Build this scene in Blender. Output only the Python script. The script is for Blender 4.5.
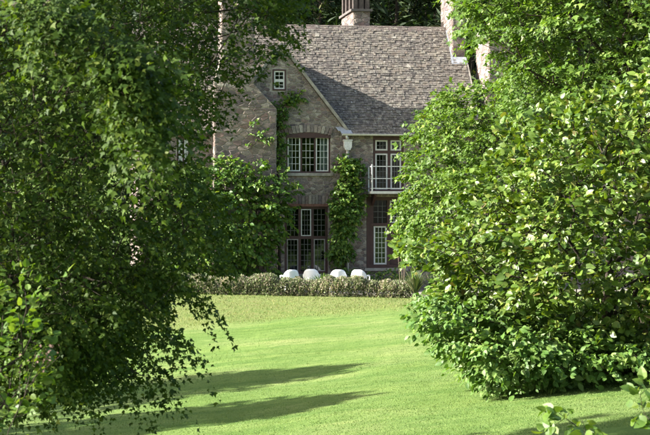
import bpy, math, random
import numpy as np
from mathutils import Vector, Matrix

for o in list(bpy.data.objects):
    bpy.data.objects.remove(o, do_unlink=True)
scene = bpy.context.scene
C = scene.collection
random.seed(7)
RNG = np.random.default_rng(11)

# ------------------------------------------------------------ camera, sky, sun
FPX = 1800.0            # focal length in photo pixels (photo 650 x 435)
CAMZ = 3.2
PX0, PY0 = 325.0, 217.5
SUN_EL = math.radians(27)
SUN_AZ = math.radians(9.6)     # light travels +x, turned this much towards +y

cam_d = bpy.data.cameras.new('camera')
cam = bpy.data.objects.new('camera', cam_d)
C.objects.link(cam)
cam.location = (0, 0, CAMZ)
cam.rotation_euler = (math.pi / 2, 0, 0)
cam_d.sensor_width = 36.0
cam_d.lens = FPX / 650.0 * 36.0
cam_d.clip_start = 0.1
cam_d.clip_end = 2000
cam_d.dof.use_dof = True
cam_d.dof.focus_distance = 50
cam_d.dof.aperture_fstop = 9
scene.camera = cam

world = bpy.data.worlds.new('World')
scene.world = world
world.use_nodes = True
wn = world.node_tree
bg = wn.nodes['Background']
sky = wn.nodes.new('ShaderNodeTexSky')
sky.sky_type = 'NISHITA'
sky.sun_disc = False
sky.dust_density = 3.0
sky.air_density = 1.0
sky.ozone_density = 0.6
sky.sun_elevation = SUN_EL
# direction towards the sun: (-cos az, -sin az)
sky.sun_rotation = math.atan2(-math.cos(SUN_AZ), -math.sin(SUN_AZ))
wn.links.new(sky.outputs[0], bg.inputs[0])
bg.inputs[1].default_value = 0.085

sun_d = bpy.data.lights.new('sun', 'SUN')
sun_d.energy = 5.0
sun_d.angle = math.radians(0.53)
sun_d.color = (1.0, 0.965, 0.90)
sun = bpy.data.objects.new('sun', sun_d)
C.objects.link(sun)
ldir = Vector((math.cos(SUN_EL) * math.cos(SUN_AZ), math.cos(SUN_EL) * math.sin(SUN_AZ), -math.sin(SUN_EL)))
sun.rotation_euler = ldir.to_track_quat('-Z', 'Y').to_euler()

scene.view_settings.view_transform = 'Standard'
scene.view_settings.look = 'None'
scene.view_settings.exposure = 2.12
scene.view_settings.gamma = 1.0
scene.view_settings.use_curve_mapping = False


def at(px, py, d):
    """point seen at photo pixel (px, py) at distance d along the view axis"""
    return Vector(((px - PX0) / FPX * d, d, CAMZ + (PY0 - py) / FPX * d))


# ------------------------------------------------------------ materials
def new_mat(name):
    m = bpy.data.materials.new(name)
    m.use_nodes = True
    nt = m.node_tree
    return m, nt, nt.nodes['Principled BSDF'], nt.nodes['Material Output']


def ramp(nt, stops, interp='LINEAR'):
    r = nt.nodes.new('ShaderNodeValToRGB')
    r.color_ramp.interpolation = interp
    e = r.color_ramp.elements
    while len(e) < len(stops):
        e.new(0.5)
    for k, (p, c) in enumerate(stops):
        e[k].position = p
        e[k].color = (c[0], c[1], c[2], 1)
    return r


def noise(nt, scale, detail=4, rough=0.55, coord='Object', vec=None, stretch=None):
    n = nt.nodes.new('ShaderNodeTexNoise')
    n.inputs['Scale'].default_value = scale
    n.inputs['Detail'].default_value = detail
    n.inputs['Roughness'].default_value = rough
    if vec is None:
        t = nt.nodes.new('ShaderNodeTexCoord')
        vec = t.outputs[coord]
    if stretch:
        mp = nt.nodes.new('ShaderNodeMapping')
        mp.inputs['Scale'].default_value = stretch
        nt.links.new(vec, mp.inputs['Vector'])
        vec = mp.outputs[0]
    nt.links.new(vec, n.inputs['Vector'])
    return n


def mix(nt, fac, a, b, mode='MIX'):
    m = nt.nodes.new('ShaderNodeMix')
    m.data_type = 'RGBA'
    m.blend_type = mode
    if isinstance(fac, float):
        m.inputs[0].default_value = fac
    else:
        nt.links.new(fac, m.inputs[0])
    for s, v in ((6, a), (7, b)):
        if isinstance(v, tuple):
            m.inputs[s].default_value = (v[0], v[1], v[2], 1)
        else:
            nt.links.new(v, m.inputs[s])
    return m.outputs[2]


def island_random(nt):
    """a number per loose piece and per object"""
    g = nt.nodes.new('ShaderNodeNewGeometry')
    oi = nt.nodes.new('ShaderNodeObjectInfo')
    a = nt.nodes.new('ShaderNodeMath'); a.operation = 'ADD'
    nt.links.new(g.outputs['Random Per Island'], a.inputs[0])
    nt.links.new(oi.outputs['Random'], a.inputs[1])
    f = nt.nodes.new('ShaderNodeMath'); f.operation = 'FRACT'
    nt.links.new(a.outputs[0], f.inputs[0])
    return f.outputs[0]


def bump(nt, bsdf, height, strength=0.4, dist=0.02):
    b = nt.nodes.new('ShaderNodeBump')
    b.inputs['Strength'].default_value = strength
    b.inputs['Distance'].default_value = dist
    nt.links.new(height, b.inputs['Height'])
    nt.links.new(b.outputs[0], bsdf.inputs['Normal'])


def leaf_mat(name, stops, transl=0.4, tcol=None, rough=0.4, spec=0.5, clump=1.1):
    m, nt, b, out = new_mat(name)
    r = ramp(nt, stops)
    nt.links.new(island_random(nt), r.inputs[0])
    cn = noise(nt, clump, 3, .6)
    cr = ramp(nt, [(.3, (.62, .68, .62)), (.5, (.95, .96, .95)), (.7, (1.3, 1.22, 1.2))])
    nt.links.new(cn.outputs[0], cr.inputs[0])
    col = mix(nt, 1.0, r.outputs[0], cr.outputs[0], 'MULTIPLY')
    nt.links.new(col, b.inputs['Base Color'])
    b.inputs['Roughness'].default_value = rough
    b.inputs['Specular IOR Level'].default_value = spec
    t = nt.nodes.new('ShaderNodeBsdfTranslucent')
    tc = mix(nt, 1.0, col, tcol or (1.5, 1.6, 0.6), 'MULTIPLY')
    nt.links.new(tc, t.inputs['Color'])
    ms = nt.nodes.new('ShaderNodeMixShader')
    ms.inputs[0].default_value = transl
    nt.links.new(b.outputs[0], ms.inputs[1])
    nt.links.new(t.outputs[0], ms.inputs[2])
    nt.links.new(ms.outputs[0], out.inputs['Surface'])
    return m


def plain_mat(name, col, rough=0.6, spec=0.4, var=0.0, nscale=6.0, metallic=0.0):
    m, nt, b, out = new_mat(name)
    if var > 0:
        n = noise(nt, nscale, 5)
        r = ramp(nt, [(0.3, tuple(c * (1 - var) for c in col)), (0.7, tuple(min(1, c * (1 + var)) for c in col))])
        nt.links.new(n.outputs[0], r.inputs[0])
        nt.links.new(r.outputs[0], b.inputs['Base Color'])
    else:
        b.inputs['Base Color'].default_value = (*col, 1)
    b.inputs['Roughness'].default_value = rough
    b.inputs['Specular IOR Level'].default_value = spec
    b.inputs['Metallic'].default_value = metallic
    return m


M = {}
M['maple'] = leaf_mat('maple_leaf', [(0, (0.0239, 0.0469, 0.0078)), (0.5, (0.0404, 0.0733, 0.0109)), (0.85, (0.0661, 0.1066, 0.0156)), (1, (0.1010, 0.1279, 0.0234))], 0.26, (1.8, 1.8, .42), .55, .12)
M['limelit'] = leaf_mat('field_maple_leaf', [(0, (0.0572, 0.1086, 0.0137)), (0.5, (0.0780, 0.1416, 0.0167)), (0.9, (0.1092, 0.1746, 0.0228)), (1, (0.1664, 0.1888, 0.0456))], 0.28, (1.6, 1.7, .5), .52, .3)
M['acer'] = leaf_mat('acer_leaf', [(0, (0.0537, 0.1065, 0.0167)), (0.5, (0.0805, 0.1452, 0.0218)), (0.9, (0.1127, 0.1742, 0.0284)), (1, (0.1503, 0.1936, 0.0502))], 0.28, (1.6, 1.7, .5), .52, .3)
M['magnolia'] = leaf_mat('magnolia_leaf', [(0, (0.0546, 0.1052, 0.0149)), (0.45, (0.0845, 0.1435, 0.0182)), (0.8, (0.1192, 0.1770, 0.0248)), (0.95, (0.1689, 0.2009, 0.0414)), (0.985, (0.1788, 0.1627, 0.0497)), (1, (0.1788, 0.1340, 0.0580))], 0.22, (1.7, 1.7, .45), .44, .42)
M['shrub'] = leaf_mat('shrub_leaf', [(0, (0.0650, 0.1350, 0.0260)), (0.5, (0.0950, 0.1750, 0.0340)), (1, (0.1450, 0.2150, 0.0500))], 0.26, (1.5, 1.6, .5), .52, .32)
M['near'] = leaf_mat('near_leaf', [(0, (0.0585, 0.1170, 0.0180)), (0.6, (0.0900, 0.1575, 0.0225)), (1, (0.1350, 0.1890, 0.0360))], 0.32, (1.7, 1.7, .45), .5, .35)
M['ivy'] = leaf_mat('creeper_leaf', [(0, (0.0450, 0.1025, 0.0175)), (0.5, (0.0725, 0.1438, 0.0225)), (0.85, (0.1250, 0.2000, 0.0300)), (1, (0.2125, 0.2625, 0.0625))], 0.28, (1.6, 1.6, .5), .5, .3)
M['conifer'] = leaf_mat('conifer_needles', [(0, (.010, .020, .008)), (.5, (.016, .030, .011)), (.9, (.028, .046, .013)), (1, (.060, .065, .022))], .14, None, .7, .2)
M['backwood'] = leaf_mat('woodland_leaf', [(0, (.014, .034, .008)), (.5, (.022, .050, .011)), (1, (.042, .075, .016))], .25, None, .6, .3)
M['hedge'] = leaf_mat('pale_hedge_leaf', [(0, (.15, .20, .085)), (.5, (.18, .22, .11)), (.68, (.23, .225, .155)), (.86, (.29, .25, .20)), (1, (.38, .33, .28))], .3, (1.2, 1.1, .9), .7, .2)
M['fern'] = leaf_mat('fern_leaf', [(0, (.07, .13, .025)), (1, (.13, .20, .04))], .4, None, .5, .3)
M['strap'] = leaf_mat('strap_leaf', [(0, (.045, .075, .03)), (.6, (.085, .12, .05)), (1, (.22, .20, .11))], .2, None, .5, .4)
M['dry'] = leaf_mat('dry_flower', [(0, (.10, .065, .05)), (.6, (.17, .11, .09)), (1, (.24, .17, .14))], .3, (1.1, 1, .9), .8, .2)
M['blade'] = leaf_mat('grass_blade', [(0, (.100, .176, .036)), (.6, (.136, .208, .054)), (1, (.19, .24, .085))], .3, (1.1, 1.1, .6), .6, .2)
M['rough'] = leaf_mat('rough_grass_blade', [(0, (.105, .165, .036)), (.6, (.155, .20, .058)), (1, (.25, .23, .11))], .3, (1.1, 1.1, .7), .7, .2)


def bark_mat(name, c0, c1):
    m, nt, b, out = new_mat(name)
    n = noise(nt, 9, 6, .65, stretch=(1, 1, .25))
    r = ramp(nt, [(.3, c0), (.7, c1)])
    nt.links.new(n.outputs[0], r.inputs[0])
    nt.links.new(r.outputs[0], b.inputs['Base Color'])
    b.inputs['Roughness'].default_value = .9
    b.inputs['Specular IOR Level'].default_value = .15
    bump(nt, b, n.outputs[0], .7, .03)
    return m


M['bark'] = bark_mat('bark', (.022, .018, .013), (.055, .045, .033))
M['paletwig'] = bark_mat('pale_twig', (.08, .06, .045), (.19, .15, .115))


def stone_mat():
    m, nt, b, out = new_mat('rubble_stone')
    r = ramp(nt, [(0, (.098, .080, .080)), (.16, (.165, .138, .130)), (.32, (.140, .100, .094)), (.46, (.220, .190, .168)),
                  (.58, (.105, .082, .090)), (.72, (.245, .210, .186)), (.86, (.180, .122, .112)), (1, (.30, .27, .24))])
    nt.links.new(island_random(nt), r.inputs[0])
    n = noise(nt, 14, 8, .7)
    n2 = noise(nt, 55, 4, .6)
    r2 = ramp(nt, [(.3, (.60, .60, .60)), (.7, (1.5, 1.48, 1.42))])
    nt.links.new(n.outputs[0], r2.inputs[0])
    c = mix(nt, 1.0, r.outputs[0], r2.outputs[0], 'MULTIPLY')
    n3 = noise(nt, 1.3, 5, .6)
    r3 = ramp(nt, [(.52, (0, 0, 0)), (.75, (.28, .28, .28))])
    nt.links.new(n3.outputs[0], r3.inputs[0])
    c = mix(nt, r3.outputs[0], c, (.21, .215, .16))
    nt.links.new(c, b.inputs['Base Color'])
    b.inputs['Roughness'].default_value = .92
    b.inputs['Specular IOR Level'].default_value = .2
    bump(nt, b, n2.outputs[0], .6, .02)
    return m


def slate_mat():
    m, nt, b, out = new_mat('roof_slate')
    r = ramp(nt, [(0, (.115, .105, .105)), (.2, (.165, .150, .145)), (.4, (.205, .185, .172)), (.55, (.150, .130, .130)),
                  (.72, (.25, .228, .205)), (.86, (.21, .175, .155)), (.985, (.27, .255, .225)), (1, (.46, .45, .42))])
    nt.links.new(island_random(nt), r.inputs[0])
    n = noise(nt, 2.2, 7, .65)
    r2 = ramp(nt, [(.32, (.33, .335, .34)), (.68, (.66, .65, .625))])
    nt.links.new(n.outputs[0], r2.inputs[0])
    c = mix(nt, 1.0, r.outputs[0], r2.outputs[0], 'MULTIPLY')
    n3 = noise(nt, 9, 8, .8)
    r3 = ramp(nt, [(.50, (0, 0, 0)), (.68, (.85, .85, .85))])
    nt.links.new(n3.outputs[0], r3.inputs[0])
    c = mix(nt, r3.outputs[0], c, (.36, .35, .31))
    n6 = noise(nt, 26, 6, .8)
    r6 = ramp(nt, [(.3, (.60, .575, .55)), (.7, (1.42, 1.36, 1.24))])
    nt.links.new(n6.outputs[0], r6.inputs[0])
    c = mix(nt, 1.0, c, r6.outputs[0], 'MULTIPLY')
    n7 = noise(nt, 11, 3, .5)
    r7 = ramp(nt, [(.70, (0, 0, 0)), (.74, (.9, .9, .9))])
    nt.links.new(n7.outputs[0], r7.inputs[0])
    c = mix(nt, r7.outputs[0], c, (.52, .51, .47))
    n4 = noise(nt, 1.1, 5, .7)
    r4 = ramp(nt, [(.66, (0, 0, 0)), (.74, (.6, .6, .6))])
    nt.links.new(n4.outputs[0], r4.inputs[0])
    c = mix(nt, r4.outputs[0], c, (.26, .17, .11))
    nt.links.new(c, b.inputs['Base Color'])
    b.inputs['Roughness'].default_value = .8
    b.inputs['Specular IOR Level'].default_value = .3
    n5 = noise(nt, 40, 4)
    bump(nt, b, n5.outputs[0], .4, .01)
    return m


M['stone'] = stone_mat()
M['slate'] = slate_mat()
M['mortar'] = plain_mat('lime_mortar', (.30, .265, .22), .95, .1, .35, 7)
M['rubble'] = plain_mat('wall_rubble', (.17, .145, .125), .95, .1, .4, 5)
M['deck'] = plain_mat('roof_boarding', (.07, .062, .058), .9, .1, .2)
M['coping'] = plain_mat('pale_coping_stone', (.25, .23, .20), .85, .2, .35, 5)
M['dimwhite'] = plain_mat('faded_grey_paint', (.30, .275, .255), .65, .25, .2, 12)
M['ridge'] = plain_mat('rusty_ridge_tile', (.12, .095, .085), .85, .2, .4, 4)
M['darkslab'] = plain_mat('dark_slab', (.10, .09, .085), .85, .2, .3, 6)
M['leadbar'] = plain_mat('lead_came', (.12, .115, .11), .6, .4)
M['rail'] = plain_mat('weathered_rail_paint', (.52, .51, .50), .6, .3, .2, 16)
M['lead'] = plain_mat('lead_flashing', (.28, .295, .32), .45, .5, .2, 7)
M['maroon'] = plain_mat('maroon_timber', (.060, .028, .025), .55, .35, .2, 8)
M['white'] = plain_mat('white_paint', (.56, .55, .52), .55, .35, .18, 14)
M['greywhite'] = plain_mat('weathered_white_paint', (.50, .48, .45), .6, .3, .15, 10)
M['plastic'] = plain_mat('white_plastic', (.80, .81, .82), .4, .45, .03, 6)
M['curtain'] = plain_mat('white_curtain', (.62, .60, .56), .9, .1, .05, 8)
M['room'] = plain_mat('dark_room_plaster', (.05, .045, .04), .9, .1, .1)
M['brick'] = plain_mat('red_brick', (.17, .085, .065), .85, .2, .3, 14)
M['stackbrick'] = plain_mat('shade_toned_brick', (.072, .060, .055), .9, .2, .4, 9)  # brick colour darkened to carry the shade on the ridge chimney
M['paving'] = plain_mat('terrace_paving', (.24, .22, .18), .9, .2, .25, 3)


def glass_mat():
    m, nt, b, out = new_mat('window_glass')
    g = nt.nodes.new('ShaderNodeBsdfGlossy'); g.inputs['Roughness'].default_value = .03
    g.inputs['Color'].default_value = (.85, .9, .95, 1)
    t = nt.nodes.new('ShaderNodeBsdfTransparent'); t.inputs['Color'].default_value = (.75, .8, .8, 1)
    f = nt.nodes.new('ShaderNodeFresnel'); f.inputs[0].default_value = 1.5
    ms = nt.nodes.new('ShaderNodeMixShader')
    nt.links.new(f.outputs[0], ms.inputs[0])
    nt.links.new(t.outputs[0], ms.inputs[1]); nt.links.new(g.outputs[0], ms.inputs[2])
    nt.links.new(ms.outputs[0], out.inputs['Surface'])
    return m


M['glass'] = glass_mat()


def ground_mat():
    m, nt, b, out = new_mat('mown_grass')
    t = nt.nodes.new('ShaderNodeTexCoord')
    V = t.outputs['Object']
    n1 = noise(nt, .35, 6, .6, vec=V)
    n2 = noise(nt, 3.0, 6, .7, vec=V)
    n3 = noise(nt, 38, 5, .7, vec=V, stretch=(1, .6, 1))
    r1 = ramp(nt, [(.30, (.108, .176, .040)), (.5, (.136, .206, .056)), (.70, (.192, .238, .086))])
    nt.links.new(n1.outputs[0], r1.inputs[0])
    r2 = ramp(nt, [(.30, (.72, .78, .7)), (.7, (1.22, 1.15, 1.2))])
    nt.links.new(n2.outputs[0], r2.inputs[0])
    c = mix(nt, 1.0, r1.outputs[0], r2.outputs[0], 'MULTIPLY')
    r3 = ramp(nt, [(.32, (.68, .74, .65)), (.62, (1.15, 1.13, 1.12))])
    nt.links.new(n3.outputs[0], r3.inputs[0])
    c = mix(nt, .8, c, mix(nt, 1.0, c, r3.outputs[0], 'MULTIPLY'))
    # long soft streaks left by mowing, and patches of darker clover
    n7 = noise(nt, .55, 4, .55, vec=V, stretch=(.35, 2.2, 1))
    r7 = ramp(nt, [(.36, (.80, .88, .80)), (.64, (1.16, 1.10, 1.12))])
    nt.links.new(n7.outputs[0], r7.inputs[0])
    c = mix(nt, 1.0, c, r7.outputs[0], 'MULTIPLY')
    n8 = noise(nt, 1.7, 6, .7, vec=V)
    r8 = ramp(nt, [(.58, (0, 0, 0)), (.70, (.6, .6, .6))])
    nt.links.new(n8.outputs[0], r8.inputs[0])
    c = mix(nt, r8.outputs[0], c, (.085, .16, .035))
    # drier, rougher grass on the bank below the terrace (vertex attribute)
    at_ = nt.nodes.new('ShaderNodeAttribute'); at_.attribute_name = 'bank'
    ad = nt.nodes.new('ShaderNodeMath'); ad.operation = 'MULTIPLY'
    rb = ramp(nt, [(.34, (.3, .3, .3)), (.6, (1, 1, 1))])
    nt.links.new(n2.outputs[0], rb.inputs[0])
    nt.links.new(at_.outputs['Fac'], ad.inputs[0]); nt.links.new(rb.outputs[0], ad.inputs[1])
    dry = mix(nt, 1.0, r3.outputs[0], (.165, .185, .066), 'MULTIPLY')
    c = mix(nt, ad.outputs[0], c, dry)
    # bare patches
    n5 = noise(nt, 1.1, 5, .65, vec=V, stretch=(.5, 1, 1))
    r5 = ramp(nt, [(.66, (0, 0, 0)), (.74, (.55, .55, .55))])
    nt.links.new(n5.outputs[0], r5.inputs[0])
    c = mix(nt, r5.outputs[0], c, (.20, .19, .085))
    nt.links.new(c, b.inputs['Base Color'])
    b.inputs['Roughness'].default_value = .95
    b.inputs['Specular IOR Level'].default_value = .1
    bump(nt, b, n3.outputs[0], .9, .05)
    return m


M['grass'] = ground_mat()


# ------------------------------------------------------------ object helpers
class MB:
    """collects faces for one mesh"""
    def __init__(self):
        self.v = []; self.f = []

    def add(self, vs, fs):
        o = len(self.v)
        self.v += [tuple(p) for p in vs]
        self.f += [tuple(i + o for i in f) for f in fs]

    def box(self, x0, x1, y0, y1, z0, z1):
        self.add([(x0, y0, z0), (x1, y0, z0), (x1, y1, z0), (x0, y1, z0), (x0, y0, z1), (x1, y0, z1), (x1, y1, z1), (x0, y1, z1)],
                 [(0, 3, 2, 1), (4, 5, 6, 7), (0, 1, 5, 4), (1, 2, 6, 5), (2, 3, 7, 6), (3, 0, 4, 7)])

    def prism(self, poly, y0, y1):
        """poly: list of (x, z) counter-clockwise seen from -y"""
        n = len(poly)
        vs = [(x, y0, z) for x, z in poly] + [(x, y1, z) for x, z in poly]
        fs = [tuple(range(n)), tuple(range(2 * n - 1, n - 1, -1))]
        for i in range(n):
            j = (i + 1) % n
            fs.append((i, i + n, j + n, j))
        self.add(vs, fs)

    def tube(self, pts, radii, sides=6, cap=True):
        pts = [Vector(p) for p in pts]
        n = len(pts)
        rings = []
        for i, p in enumerate(pts):
            d = (pts[min(i + 1, n - 1)] - pts[max(i - 1, 0)]).normalized()
            a = d.cross(Vector((0, 0, 1)) if abs(d.z) < .9 else Vector((1, 0, 0))).normalized()
            b = d.cross(a)
            r = radii[i] if hasattr(radii, '__len__') else radii
            rings.append([p + (a * math.cos(2 * math.pi * k / sides) + b * math.sin(2 * math.pi * k / sides)) * r for k in range(sides)])
        vs = [q for r in rings for q in r]
        fs = []
        for i in range(n - 1):
            for k in range(sides):
                k2 = (k + 1) % sides
                fs.append((i * sides + k, i * sides + k2, (i + 1) * sides + k2, (i + 1) * sides + k))
        if cap:
            fs.append(tuple(range(sides - 1, -1, -1)))
            fs.append(tuple((n - 1) * sides + k for k in range(sides)))
        self.add(vs, fs)

    def build(self, name, mat, parent=None, smooth=False):
        me = bpy.data.meshes.new(name)
        me.from_pydata(self.v, [], self.f)
        me.update()
        if smooth:
            me.polygons.foreach_set('use_smooth', [True] * len(me.polygons))
        me.materials.append(mat)
        o = bpy.data.objects.new(name, me)
        C.objects.link(o)
        if parent:
            o.parent = parent
        return o


def tri_object(name, verts, tris, mat, parent=None, smooth=False):
    me = bpy.data.meshes.new(name)
    nv, nt_ = len(verts), len(tris)
    me.vertices.add(nv)
    me.vertices.foreach_set('co', np.asarray(verts, dtype=np.float32).ravel())
    me.loops.add(nt_ * 3)
    me.loops.foreach_set('vertex_index', np.asarray(tris, dtype=np.int32).ravel())
    me.polygons.add(nt_)
    me.polygons.foreach_set('loop_start', np.arange(0, nt_ * 3, 3, dtype=np.int32))
    if smooth:
        me.polygons.foreach_set('use_smooth', np.ones(nt_, dtype=bool))
    me.update(calc_edges=True)
    me.materials.append(mat)
    o = bpy.data.objects.new(name, me)
    C.objects.link(o)
    if parent:
        o.parent = parent
    return o


def tag(o, label=None, cat=None, group=None, kind=None):
    if label: o['label'] = label
    if cat: o['category'] = cat
    if group: o['group'] = group
    if kind: o['kind'] = kind
    return o


def empty(name, loc=(0, 0, 0), rz=0):
    o = bpy.data.objects.new(name, None)
    o.empty_display_size = .3
    o.location = loc
    o.rotation_euler = (0, 0, rz)
    C.objects.link(o)
    return o


# ------------------------------------------------------------ ground
def sstep(a, b, x):
    t = np.clip((x - a) / (b - a), 0, 1)
    return t * t * (3 - 2 * t)


def ground_z(x, y):
    x = np.asarray(x, dtype=float); y = np.asarray(y, dtype=float)
    xs = 9 * np.tanh(x / 9)
    side = np.interp(y, [20, 36, 56], [.125, .115, .08]) * xs * sstep(6, 20, y)
    c = np.interp(y, [-1e3, 20, 30, 56, 58, 1e4], [0, 0, .03, .29, .32, .32])
    lawn = side + c + 1.6 * (1 - sstep(4, 21, y))
    # bank up to the terrace: foot nearer on the left
    foot = 54.9 + .22 * np.clip(x, -12, 12)
    tz = .60 - .02 * np.clip(x, -9, 9)
    bk = sstep(0, 1, (y - foot) / (59.6 - foot))
    z = lawn * (1 - bk) + tz * bk
    # wooded hill behind
    hill = sstep(74, 230, y) * 42 + .06 * np.clip(y - 74, 0, 30)
    z = z + hill
    # ripples
    z = z + .03 * np.sin(x * 1.3 + y * .7) * np.cos(y * .9 - x * .4) * sstep(16, 24, y) * (1 - sstep(56, 60, y))
    return z


def bank_mask(x, y):
    foot = 54.9 + .22 * np.clip(x, -12, 12)
    return sstep(-2.4, 1.6, y - foot + .5 * np.sin(x * 1.1) + .3 * np.sin(x * 2.9 + 1)) * (1 - sstep(66, 70, y))


def make_ground():
    xs = np.unique(np.concatenate([np.linspace(-420, -30, 40), np.linspace(-30, -9, 40), np.linspace(-9, 9, 80), np.linspace(9, 30, 40), np.linspace(30, 420, 40)]))
    ys = np.unique(np.concatenate([np.linspace(-80, 0, 12), np.linspace(0, 22, 34), np.linspace(22, 62, 130), np.linspace(62, 110, 50), np.linspace(110, 700, 45)]))
    X, Y = np.meshgrid(xs, ys)
    Z = ground_z(X, Y)
    nx, ny = len(xs), len(ys)
    v = np.stack([X.ravel(), Y.ravel(), Z.ravel()], 1)
    i = np.arange(nx * ny).reshape(ny, nx)
    a, b, c_, d = i[:-1, :-1].ravel(), i[:-1, 1:].ravel(), i[1:, 1:].ravel(), i[1:, :-1].ravel()
    tris = np.concatenate([np.stack([a, b, c_], 1), np.stack([a, c_, d], 1)])
    o = tri_object('lawn', v, tris, M['grass'], smooth=True)
    att = o.data.attributes.new('bank', 'FLOAT', 'POINT')
    att.data.foreach_set('value', bank_mask(X, Y).ravel().astype(np.float32))
    tag(o, 'sloping mown lawn rising to a rough bank below the terrace', kind='structure')


make_ground()


def make_grass():
    """short blades over the part of the lawn that shows"""
    def blades(n, y0, y1, hmin, hmax, wid, name, mat, label, bankonly):
        d = 1 / RNG.uniform(1 / y1, 1 / y0, n) if not bankonly else RNG.uniform(y0, y1, n)
        px = RNG.uniform(-40, 690, n)
        x = (px - PX0) / FPX * d
        if bankonly:
            keep = RNG.random(n) < bank_mask(x, d)
        else:
            keep = RNG.random(n) < 1 - .8 * bank_mask(x, d)
        x = x[keep]; d = d[keep]; n = len(x)
        z = ground_z(x, d) - .004
        ang = RNG.uniform(0, 2 * math.pi, n)
        h = RNG.uniform(hmin, hmax, n)
        w = wid * RNG.uniform(.6, 1.3, n)
        lx = RNG.normal(0, .5, n) * h; ly = RNG.normal(0, .5, n) * h
        p = np.stack([x, d, z], 1)
        s = np.stack([np.cos(ang) * w, np.sin(ang) * w, np.zeros(n)], 1)
        tip = p + np.stack([lx, ly, h], 1)
        v = np.stack([p - s, p + s, tip], 1).reshape(-1, 3)
        t = np.arange(n * 3).reshape(-1, 3)
        o = tri_object(name, v, t, mat)
        tag(o, label, 'grass', kind='stuff')
    blades(120000, 23.5, 58, .008, .026, .008, 'grass', M['blade'], 'short mown grass blades covering the lawn', False)
    blades(36000, 52, 60.2, .02, .075, .010, 'rough_grass', M['rough'], 'longer straw coloured grass on the bank below the hedge', True)


make_grass()

# ------------------------------------------------------------ house frame
HROT = math.radians(9)
O0 = at(344, 217.5, 64.0)
TZ = .60                                    # terrace level
HU = Vector((math.cos(HROT), math.sin(HROT), 0))
HV = Vector((-math.sin(HROT), math.cos(HROT), 0))
house = empty('stone_house', (O0.x, O0.y, TZ), HROT)
tag(house, 'old rubble stone house with slate roof, gable, casement windows and balcony', 'house')


def uz(px, py, v=0.0):
    """house coordinates (u, z) where the ray through a photo pixel meets the plane v"""
    d = Vector(((px - PX0) / FPX, 1, (PY0 - py) / FPX))
    c0 = Vector((0, 0, CAMZ))
    o = O0 + HV * v
    t = (o - c0).xy.dot(HV.xy) / d.xy.dot(HV.xy)
    p = c0 + d * t
    return (p - O0).xy.dot(HU.xy), p.z - TZ


def U(px, v=0.0): return uz(px, 217.5, v)[0]
def Zf(px, py, v=0.0): return uz(px, py, v)[1]


def hworld(u, v, z): return Vector((O0.x, O0.y, TZ)) + HU * u + HV * v + Vector((0, 0, z))


EZ = Zf(380, 129)                          # eave
PIT = math.radians(50)
TP = math.tan(PIT)
# ridge: find v with ridge seen at py 27 at px 370
RV = 3.3
for _ in range(20):
    RV = (Zf(370, 27, RV) - EZ) / TP
RZ = EZ + RV * TP
GU, GAZ = uz(281.5, 46)                     # gable apex
GHW = U(345) - GU
GT = (GAZ - EZ) / GHW
UL = U(140)
UR = U(466.5, 2.0)
WT = .45                                    # wall thickness
BACK = 2 * RV


# ---------------- rubble stones
def clip_poly(poly, nx, nz, c):
    """keep nx*x + nz*z <= c"""
    out = []
    n = len(poly)
    for i in range(n):
        a, b = poly[i], poly[(i + 1) % n]
        da, db = nx * a[0] + nz * a[1] - c, nx * b[0] + nz * b[1] - c
        if da <= 0: out.append(a)
        if (da < 0 < db) or (db < 0 < da):
            t = da / (da - db)
            out.append((a[0] + (b[0] - a[0]) * t, a[1] + (b[1] - a[1]) * t))
    return out


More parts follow.
